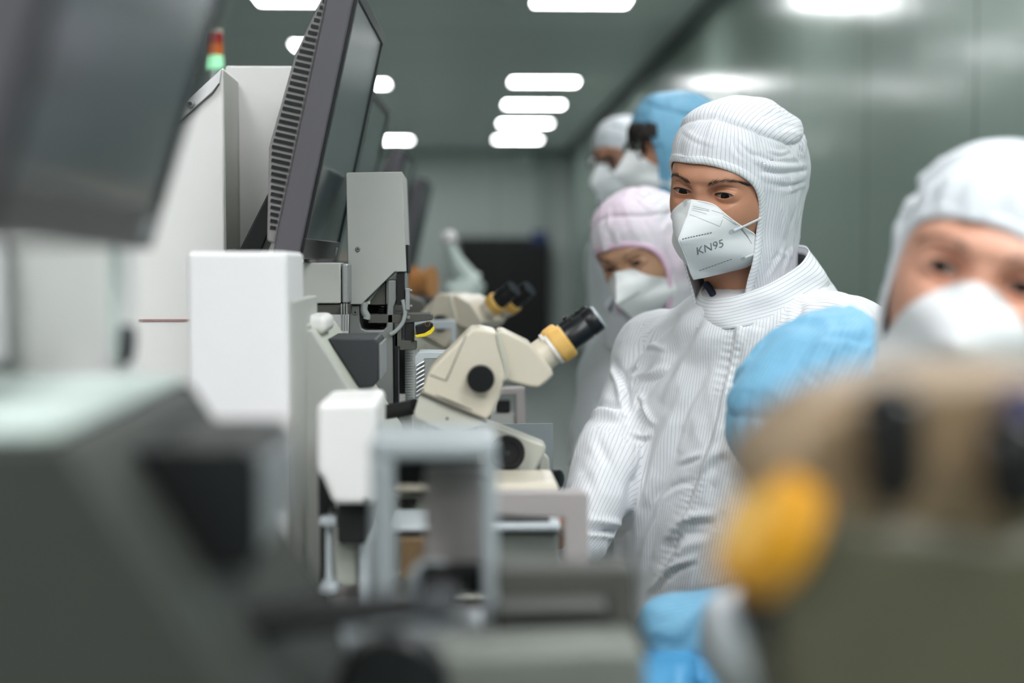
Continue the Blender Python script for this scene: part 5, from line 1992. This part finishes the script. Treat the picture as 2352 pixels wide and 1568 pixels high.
def placket(V, N, near):
    q = project(V)
    P = spline(PLK, 60)
    best = np.full(len(V), 1e9); sgn = np.zeros(len(V)); s_ = np.zeros(len(V))
    acc = 0.0
    for i in range(len(P) - 1):
        a, b = P[i], P[i + 1]; ab = b - a; L_ = np.linalg.norm(ab)
        t = np.clip(((q - a) @ ab) / (ab @ ab + 1e-9), 0, 1)
        r = q - a - t[:, None] * ab
        dd = np.linalg.norm(r, axis=1)
        m_ = dd < best
        best[m_] = dd[m_]; sgn[m_] = np.sign(ab[0] * (q[m_, 1] - a[1]) - ab[1] * (q[m_, 0] - a[0])); s_[m_] = acc + t[m_] * L_
        acc += L_
    vis = sstep(0, .2, -((V - CAM) * N).sum(1))
    off = -best * sgn            # positive to the photo's right
    off = np.where(s_ <= 0, 999, off)
    pk = 1 + .55 * np.sin(s_ / 2.6 + 2.5 * np.sin(s_ / 31)) * sstep(.0, .3, np.sin(s_ / 70 + 1) + .4)
    d = -.0026 * np.exp(-(off / 5) ** 2) * pk
    d += .0028 * sstep(-4, 6, off) * sstep(74, 58, off)
    d += .0018 * np.exp(-((off - 14) / 8) ** 2) * pk - .0012 * np.exp(-((off + 14) / 10) ** 2) * pk
    return d * vis


ST = [
    # raglan folds falling from the collar to the far armpit
    ([(1600, 716), (1540, 770), (1470, 840), (1432, 900)], 13, .0065),
    ([(1612, 735), (1560, 800), (1500, 880), (1452, 960)], 11, -.005),
    ([(1628, 748), (1580, 830), (1535, 910)], 13, .0045),
    ([(1560, 735), (1490, 790), (1440, 840)], 10, -.0045),
    ([(1463, 868), (1500, 858), (1522, 842)], 7, .0055),
    ([(1440, 880), (1448, 862), (1460, 852)], 8, -.006),
    ([(1480, 800), (1505, 797), (1530, 802)], 6, .004),
    ([(1412, 832), (1436, 880), (1444, 940)], 9, -.008),
    ([(1472, 912), (1486, 940), (1502, 972)], 6, .0055),
    ([(1460, 1000), (1478, 1002), (1492, 996)], 7, .006),
    ([(1450, 1092), (1458, 1050), (1466, 1008)], 8, .006),
    ([(1440, 1150), (1448, 1120), (1452, 1080)], 10, -.004),
    # sleeve creases
    ([(1364, 938), (1392, 932), (1424, 934)], 8, -.007),
    ([(1368, 955), (1396, 950), (1420, 955)], 9, .005),
    ([(1372, 1010), (1396, 1060), (1420, 1120)], 11, -.0028),
    ([(1356, 1060), (1376, 1110), (1402, 1160)], 13, .0022),
    ([(1338, 1215), (1385, 1218), (1432, 1222)], 7, -.008),
    ([(1345, 1196), (1390, 1200), (1432, 1204)], 9, .005),
    ([(1650, 800), (1600, 900), (1560, 1010), (1520, 1130)], 15, -.0045),
    ([(1610, 900), (1580, 960), (1560, 1030)], 8, .003),
    ([(1540, 960), (1510, 1050), (1490, 1150)], 12, .004),
    ([(1560, 1060), (1590, 1050), (1612, 1040)], 6, .0028),
    ([(1530, 1130), (1560, 1112), (1590, 1108)], 7, -.003),
    ([(1690, 960), (1672, 1040), (1650, 1100)], 11, .0035),
    ([(1740, 900), (1700, 930), (1672, 980)], 8, -.003),
    ([(1480, 1220), (1500, 1160), (1530, 1110)], 10, -.0035),
    ([(1470, 1330), (1488, 1250), (1500, 1200)], 9, .003),
    # folds over the chest and the waist
    ([(1700, 790), (1690, 870), (1655, 990)], 10, -.003),
    ([(1760, 770), (1730, 880), (1690, 1000), (1640, 1130)], 16, -.0035),
    ([(1820, 790), (1780, 850), (1720, 900)], 14, .003),
    ([(1540, 1230), (1580, 1190), (1640, 1180)], 12, .006),
    ([(1520, 1290), (1570, 1235), (1620, 1222)], 12, -.006),
    ([(1500, 1350), (1550, 1300), (1600, 1280)], 8, .005),
    ([(1590, 1400), (1630, 1395), (1668, 1378)], 7, .006),
    ([(1570, 1370), (1640, 1360), (1690, 1330)], 12, -.004),
    ([(1440, 1260), (1470, 1180), (1500, 1100)], 14, .004),
    ([(1600, 1080), (1650, 1040), (1690, 1020)], 14, .003),
    ([(1425, 1250), (1420, 1320), (1412, 1400)], 8, .005),
    ([(1400, 1240), (1396, 1300), (1392, 1360)], 8, -.004),
    ([(1890, 690), (1950, 720), (2010, 770)], 12, .004),
    ([(1840, 700), (1830, 760), (1800, 800)], 10, -.004),
]
ua = {0: trunk_uv, 1: trunk_uv, 2: trunk_uv, 3: trunk_uv, 10: trunk_uv, 11: trunk_uv}
HS0 = [
    ([(1575, 300), (1600, 318), (1640, 332)], 7, .003), ([(1680, 318), (1690, 345), (1705, 362)], 6, -.004), ([(1700, 320), (1725, 345), (1738, 352)], 6, .004),
    ([(1735, 300), (1745, 325), (1748, 340)], 5, -.003), ([(1730, 352), (1770, 368), (1830, 372)], 7, -.005), ([(1735, 368), (1780, 385), (1862, 380)], 8, .005),
    ([(1745, 395), (1800, 398), (1870, 388)], 6, -.005), ([(1760, 412), (1815, 415), (1868, 402)], 7, .0045), ([(1780, 432), (1820, 426), (1862, 408)], 5, -.004),
    ([(1800, 444), (1830, 430), (1866, 418)], 5, .004), ([(1765, 345), (1790, 352), (1812, 345)], 5, .004), ([(1800, 330), (1822, 345), (1830, 360)], 4, -.004),
    ([(1815, 320), (1838, 338), (1848, 355)], 4, .004), ([(1835, 312), (1852, 332), (1860, 350)], 4, -.004),
    ([(1796, 470), (1800, 500), (1798, 540)], 5, .0035), ([(1812, 460), (1812, 500), (1806, 560)], 5, -.004), ([(1806, 560), (1785, 600), (1760, 640)], 6, .004),
    ([(1765, 560), (1790, 580), (1815, 590)], 5, .003), ([(1755, 600), (1785, 590), (1822, 560)], 5, -.003), ([(1820, 540), (1812, 590), (1800, 620)], 6, .004),
    ([(1760, 250), (1790, 285), (1800, 320)], 7, -.002), ([(1640, 275), (1700, 285), (1740, 310)], 8, .0015)]
HS = [(p_, w_ * .85, h_ * .42) for p_, w_, h_ in HS0]
man_o = dict(collar=False, body_fwd=BF, hu=.0034, hl=.0040, gaze=(-.0016, -.0020), fold=.0028, brow_dz=-.0025, hood=(.0865, .1130, .160), hood_dy=-.008, taper=.74,
             open_shift=9, hug=.0080, hood_px=HS)
foot = at(1630, 1620, 2.10)
man = person('person in sharp focus in a white striped hood, coverall and printed mask, looking down', H, nb, man_o, M['skin'], M['hood'], M['hem'], M['suit'], pr, fine=True, h=.0064,
             wr=plus(folds(.0052, 5, (8, 8, 2.8)), folds(.0024, 9, (19, 19, 7)), px_strokes([(p_, w_, h_ * 1.25) for p_, w_, h_ in ST]), placket), uaxis=ua, blend=.030, foot=foot)
mr_ = man['root']
boots(mr_, (hip[0], hip[1], .1), BF)
lat1 = unit((.653, -.74, .12)); f1 = unit((-.68, -.587, -.433)); f1 = unit(f1 - lat1 * (f1 @ lat1))
f0 = unit((-.70, -.62, -.30)); lat0 = unit((.653, -.74, .05)); f0 = unit(f0 - lat0 * (f0 @ lat0))
make_collar(mr_, at(1742, 697, 2.04), (.113, .102), at(1732, 622, 2.025), (.088, .078), (f0, f1), (lat0, lat1), M['hem'])
MB().tube([at(1622, 652, 2.03) , at(1633, 668, 2.015), at(1642, 684, 2.01)], .0052, 10).build('undershirt', M['navy'], mr_)
# mask print, welds and ear loops
mb = bvh_of(man['mask'])
decal_text(mb, 'KN95', [(1602, 584), (1661, 566), (1659, 548), (1599, 567)], man['mask'], 'print', M['maskp'])
dashes(mb, man['mask'], (1566, 549), (1636, 533), 11, .62, .0008)
dashes(mb, man['mask'], (1606, 620), (1682, 593), 11, .72, .0007)
for (a, b, n_) in (((1591, 473), (1629, 483), 22), ((1590, 478), (1629, 486), 22), ((1589, 482), (1622, 492), 18), ((1584, 493), (1653, 520), 34), ((1653, 519), (1659, 504), 8),
                   ((1634, 484), (1662, 492), 16), ((1661, 494), (1695, 512), 20), ((1660, 498), (1692, 516), 20), ((1700, 523), (1718, 545), 12), ((1703, 522), (1726, 560), 18)):
    dashes(mb, man['mask'], a, b, n_, .45, .00042, 'weld_dots', M['maskp'])
hb = bvh_of(man['hood']); bb = man['bvh']
for (x, y, r) in ((1678.5, 531, 7), (1706, 592, 6.5)):
    loc, nr = hit_px(mb, x, y)
    if loc is not None:
        MB().lathe(loc + nr * .0003, nr, [(0, r / 1690), (.0010, r / 1690)], 24).build('weld_spot', M['maskd'], man['mask'])


def strap(p0, p1, lift=.0024):
    pts = []
    for t in np.linspace(0, 1, 14):
        x, y = p0[0] + (p1[0] - p0[0]) * t, p0[1] + (p1[1] - p0[1]) * t
        c = [h_ for h_ in (hit_px(mb, x, y), hit_px(bb, x, y), hit_px(hb, x, y)) if h_[0] is not None]
        if not c:
            continue
        loc, nr = min(c, key=lambda q: q[0][1])
        pts.append((loc + nr * lift, nr))
    if len(pts) < 2: return
    C = np.array([p[0] for p in pts])
    for _ in range(6):
        C[1:-1] = (C[:-2] + 2 * C[1:-1] + C[2:]) / 4
    MB().tube(C, .0021, 8, ry=.0007, nrm=[p[1] for p in pts]).build('ear_loop', M['strap'], man['mask'], sharp=0)


strap((1682, 529), (1749, 498))
strap((1709, 590), (1744, 577))
# vent mesh patch on the hood
def mesh_mat():
    m = bpy.data.materials.new('vent_mesh'); m.use_nodes = True
    nt = m.node_tree; b = nt.nodes['Principled BSDF']; L = nt.links.new
    b.inputs['Roughness'].default_value = .6
    uv = nd(nt, 'ShaderNodeUVMap')
    mp = nd(nt, 'ShaderNodeMapping'); mp.inputs['Rotation'].default_value = (0, 0, R(45)); mp.inputs['Scale'].default_value = (560, 560, 1)
    L(uv.outputs[0], mp.inputs[0])
    ck = nd(nt, 'ShaderNodeTexVoronoi', feature='DISTANCE_TO_EDGE'); ck.inputs['Scale'].default_value = 1.0; ck.inputs['Randomness'].default_value = 0.0
    L(mp.outputs[0], ck.inputs[0])
    gt = nd(nt, 'ShaderNodeMath', operation='GREATER_THAN'); gt.inputs[1].default_value = .2
    L(ck.outputs['Distance'], gt.inputs[0])
    mx = nd(nt, 'ShaderNodeMix', data_type='RGBA'); mx.inputs[6].default_value = lin(206, 204, 212); mx.inputs[7].default_value = lin(66, 50, 60)
    L(gt.outputs[0], mx.inputs['Factor']); L(mx.outputs[2], b.inputs['Base Color'])
    return m


def patch(bv, quad, name, material, parent, n=14, lift=.0008):
    q = np.array(quad, float); V = []; UV = []; ok = True
    for j in range(n + 1):
        for i in range(n + 1):
            a, b = i / n, j / n
            p = q[0] * (1 - a) * (1 - b) + q[1] * a * (1 - b) + q[2] * a * b + q[3] * (1 - a) * b
            loc, nr = hit_px(bv, *p)
            if loc is None:
                return None
            V.append(loc + nr * lift)
    V = np.array(V)
    dx = np.linalg.norm(V[n] - V[0]); dy = np.linalg.norm(V[-1] - V[n])
    UV = np.array([(i / n * dx, j / n * dy) for j in range(n + 1) for i in range(n + 1)])
    idx = np.arange((n + 1) ** 2).reshape(n + 1, n + 1)
    Fq = np.stack([idx[:-1, :-1], idx[:-1, 1:], idx[1:, 1:], idx[1:, :-1]], -1).reshape(-1, 4)
    return link_mesh(name, V, Fq, material, parent, sharp=0, uvs=UV)


pt = patch(hb, [(1824, 452), (1850, 437), (1845, 495), (1828, 528)], 'vent_patch', mesh_mat(), man['hood'])
if pt: pt['label'] = 'dark mesh vent patch'
make_hand(mr_, at(1316, 1232, 1.99), at(1245, 1203, 1.975) - at(1316, 1232, 1.99), (0, -.5, -.85), M['skin'], curl=.5, back=.01)

# ================================================================= the woman in pink behind him
H = Head(1473, 576, 2.72, 34, 22, -13, .97)
nb = at(1502, 728, 2.80)
BF = unit((-.6, -.8, 0)); LAT = unit((.8, -.6, 0)); RM = np.column_stack([LAT, BF, UP])
hip = at(1500, 1420, 2.85)
pr = [('ell', at(1500, 960, 2.82), (.165, .11, .24), RM), ('ell', at(1500, 1230, 2.84), (.155, .115, .28), RM), ('ell', at(1500, 1400, 2.85), (.165, .125, .2), RM),
      ('cap', at(1500, 770, 2.81), at(1498, 740, 2.80), .085, .08),
      ('cap', at(1500, 800, 2.81), at(1400, 860, 2.90), .065, .058), ('cap', at(1500, 800, 2.81), at(1610, 850, 2.70), .065, .058),
      ('cap', at(1408, 860, 2.90), at(1374, 985, 2.84), .060, .048), ('cap', at(1374, 985, 2.84), at(1348, 1070, 2.74), .048, .038),
      ('cap', at(1610, 850, 2.70), at(1640, 1100, 2.66), .06, .05)]
legs(pr, hip, BF)
pw = person('person in a pale pink hood and white mask, behind the person in sharp focus', H, nb, dict(body_fwd=BF, hu=.0040, hl=.0028, gaze=(-.001, -.002), brow_n=200, brow_dz=.001, hood_low=-.21, hood_top=.121, hood=(.087, .1035, .134), open_shift=8, fold=.005, mask_off=(0, .004)),
            M['skinw'], M['pinkcloth'], M['pinkhem'], M['plain'], pr, h=.016, wr=folds(.006, 15, (8, 8, 4)), foot=hip)
boots(pw['root'], (hip[0], hip[1], .1), BF)
m2 = bvh_of(pw['mask'])
dashes(m2, pw['mask'], (1421, 698), (1469, 670), 10, .7, .0011)
make_hand(pw['root'], at(1350, 1072, 2.74), at(1334, 1120, 2.66) - at(1350, 1072, 2.74), (0.2, -.6, -.8), M['glove'], curl=.5)

# ================================================================= blue hood, turned away
H = Head(1546, 330, 3.22, 74, 8, 2)
nb = at(1560, 470, 3.27)
BF = unit((-.9, -.4, 0)); LAT = unit((.4, -.9, 0)); RM = np.column_stack([LAT, BF, UP])
hip = at(1600, 1330, 3.35)
pr = [('ell', at(1585, 680, 3.3), (.175, .115, .26), RM), ('ell', at(1590, 960, 3.32), (.165, .12, .3), RM), ('ell', at(1600, 1250, 3.35), (.17, .125, .2), RM),
      ('cap', at(1565, 500, 3.28), at(1563, 480, 3.27), .09, .085),
      ('cap', at(1570, 560, 3.3), at(1535, 600, 3.45), .065, .06), ('cap', at(1570, 560, 3.3), at(1630, 600, 3.12), .065, .06),
      ('cap', at(1630, 600, 3.12), at(1660, 860, 3.1), .065, .05), ('cap', at(1535, 600, 3.45), at(1540, 860, 3.45), .065, .05)]
legs(pr, hip, BF)
bw = person('person in a sky blue hood seen from the side with dark hair and spectacles', H, nb, dict(body_fwd=BF, fold=.004, open=[(.058, 0), (.0575, 14), (.054, 28), (.046, 40), (.034, 48), (.01, 56), (-.03, 60), (-.07, 58), (-.10, 50), (-.14, 40), (-.22, 26)], open_shift=18, hood=(.088, .106, .13)),
            M['skin'], M['blue'], M['blue'], M['blue'], pr, h=.018, wr=folds(.006, 25, (8, 8, 4)), foot=hip)
boots(bw['root'], (hip[0], hip[1], .1), BF)
glasses(H, bw['root'], m_=M['black'])
V = []
hr = MB()
r_ = random.Random(11)
for k in range(420):      # hair showing at the temple and brow
    az = R(r_.uniform(-46, 50)); 
    zt = r_.uniform(.046, .062) if abs(az) < R(45) else r_.uniform(.02, .05)
    ln = r_.uniform(.02, .045) if abs(az) < R(45) else r_.uniform(.03, .06)
    pts = []
    for s in np.linspace(0, 1, 4):
        z = zt - ln * s
        b = superell(np.array([az]), np.array([math.asin(max(-.9, min(.9, z / .112)))]), .0745, .094, .098, .118, .122)[0]
        pts.append(H.W(b * 1.0 + np.array((math.sin(az), math.cos(az), 0)) * (.005 + .003 * math.sin(s * 3)) + np.array((.004 * s * r_.uniform(-1, 1), 0, 0))))
    hr.tube(pts, [.0016, .0016, .0012, .0004], 5)
hr.build('hair', M['hair'], bw['root'], sharp=0)

# ================================================================= spectacled man farthest back
H = Head(1436, 362, 4.02, 48, 10, 0)
nb = at(1450, 476, 4.07)
BF = unit((-.7, -.7, 0)); LAT = unit((.7, -.7, 0)); RM = np.column_stack([LAT, BF, UP])
hip = at(1470, 1150, 4.12)
pr = [('ell', at(1480, 660, 4.08), (.17, .115, .27), RM), ('ell', at(1480, 860, 4.1), (.155, .12, .3), RM), ('ell', at(1470, 1080, 4.12), (.165, .125, .2), RM),
      ('cap', at(1455, 505, 4.07), at(1452, 485, 4.07), .085, .08),
      ('cap', at(1460, 545, 4.08), at(1398, 590, 4.18), .062, .056), ('cap', at(1460, 545, 4.08), at(1530, 570, 3.98), .065, .06),
      ('cap', at(1398, 590, 4.18), at(1386, 760, 4.15), .060, .050), ('cap', at(1386, 760, 4.15), at(1372, 930, 4.0), .050, .040),
      ('cap', at(1530, 570, 3.98), at(1545, 800, 3.95), .065, .05)]
legs(pr, hip, BF)
gm = person('person farthest back in a white hood with round spectacles and a white mask', H, nb, dict(body_fwd=BF, hood=(.084, .102, .113), fold=.004, mask_off=(.003, 0)),
            M['skin'], M['plain'], M['plain'], M['plain'], pr, h=.02, wr=folds(.006, 35, (8, 8, 4)), foot=hip)
boots(gm['root'], (hip[0], hip[1], .1), BF)
glasses(H, gm['root'], rim_r=.027)
make_hand(gm['root'], at(1374, 925, 4.0), at(1352, 965, 3.9) - at(1374, 925, 4.0), (0.2, -.6, -.8), M['glove'], curl=.5)

# ================================================================= the woman in front, right edge
H = Head(2272, 650, 1.17, 24, -3, 15)
nb = at(2345, 1010, 1.17)
BF = unit((-.4, -.9, 0)); LAT = unit((.9, -.4, 0)); RM = np.column_stack([LAT, BF, UP])
hip = at(2330, 2350, 1.22)
pr = [('ell', at(2345, 1560, 1.20), (.165, .11, .22), RM), ('ell', at(2335, 2000, 1.21), (.155, .115, .27), RM), ('ell', at(2330, 2350, 1.22), (.165, .125, .18), RM),
      ('cap', at(2345, 1060, 1.17), at(2345, 1020, 1.17), .08, .075),
      ('cap', at(2345, 1130, 1.18), at(2040, 1290, 1.26), .06, .055), ('cap', at(2345, 1130, 1.18), at(2720, 1290, 1.10), .06, .055),
      ('cap', at(2040, 1290, 1.26), at(2010, 1860, 1.18), .055, .048), ('cap', at(2010, 1860, 1.18), at(1712, 1455, .90), .048, .033),
      ('cap', at(2720, 1290, 1.10), at(2780, 1900, 1.05), .055, .045)]
legs(pr, hip, BF)
fw = person('blurred person in a white hood and white mask at the right edge, nearest the camera', H, nb, dict(body_fwd=BF, hu=.0052, hl=.0042, gaze=(.002, .0005), hood=(.0855, .105, .122), open_shift=14, hug=.010, brow_n=160, hood_low=-.21, mask_off=(.002, -.002)),
            M['skinp'], M['plain'], M['plain'], M['plain'], pr, h=.013, wr=folds(.005, 45, (8, 8, 4)), foot=hip)
boots(fw['root'], (hip[0], hip[1], .1), BF)
make_hand(fw['root'], at(1800, 1400, .885), at(1900, 1250, .84) - at(1800, 1400, .885), (0.2, -.6, -.5), M['glove'], curl=.5, back=.025)

# ================================================================= blue person bent over a microscope
H = Head(1903, 985, 1.50, 58, 46, 4)
nb = at(2095, 1075, 1.50)
BF = unit((-.85, -.5, 0)); LAT = unit((.5, -.85, 0)); RM = np.column_stack([LAT, BF, UP])
hip = at(2150, 1700, 1.54)
lean = Matrix.Rotation(R(20), 3, 'Y')
pr = [('ell', at(2150, 1320, 1.50), (.165, .11, .24), RM), ('ell', at(2150, 1560, 1.52), (.155, .115, .28), RM), ('ell', at(2150, 1700, 1.54), (.165, .125, .2), RM),
      ('cap', at(2100, 1110, 1.51), at(2090, 1090, 1.50), .082, .08),
      ('cap', at(2110, 1150, 1.51), at(2110, 1220, 1.62), .06, .055), ('cap', at(2110, 1150, 1.51), at(2110, 1230, 1.42), .06, .055),
      ('cap', at(2110, 1230, 1.42), at(1930, 1420, 1.40), .055, .048), ('cap', at(1930, 1420, 1.40), at(1545, 1448, 1.40), .046, .036),
      ('cap', at(2110, 1220, 1.62), at(2040, 1500, 1.58), .055, .045)]
legs(pr, hip, BF)
CU = [([(1500, 1440), (1530, 1425), (1560, 1395)], 9, -.004), ([(1540, 1470), (1570, 1440), (1590, 1400)], 9, .005), ([(1590, 1480), (1610, 1440), (1625, 1400)], 9, -.005), ([(1480, 1470), (1520, 1478), (1560, 1478)], 6, -.006)]
bp_ = person('person in a sky blue hood and coverall bowing low beside the striped white coverall', H, nb, dict(body_fwd=BF, fold=.006, hood=(.092, .112, .120)),
             M['skin'], M['blue'], M['blue'], M['blue'], pr, h=.011, wr=plus(folds(.006, 55, (9, 9, 5)), px_strokes(CU)), foot=hip)
boots(bp_['root'], (hip[0], hip[1], .1), BF, M['blue'])
make_hand(bp_['root'], at(1560, 1490, 1.40), at(1500, 1580, 1.34) - at(1560, 1490, 1.40), (-0.3, -.6, -.6), M['glove'], curl=.5)
# ------------------------------------------------------------------ world and view
w = bpy.data.worlds.new('world')
SC.world = w
w.use_nodes = True
w.node_tree.nodes['Background'].inputs[0].default_value = (0.75, 0.82, 0.8, 1)
w.node_tree.nodes['Background'].inputs[1].default_value = 0.0
SC.view_settings.view_transform = 'Standard'
SC.view_settings.look = 'None'
SC.view_settings.exposure = EXPO
SC.view_settings.gamma = 1.0
SC.view_settings.use_curve_mapping = False
SC.cycles.max_bounces = 7
SC.cycles.diffuse_bounces = 4
SC.cycles.sample_clamp_indirect = 6
SC.cycles.caustics_reflective = False
SC.cycles.caustics_refractive = False
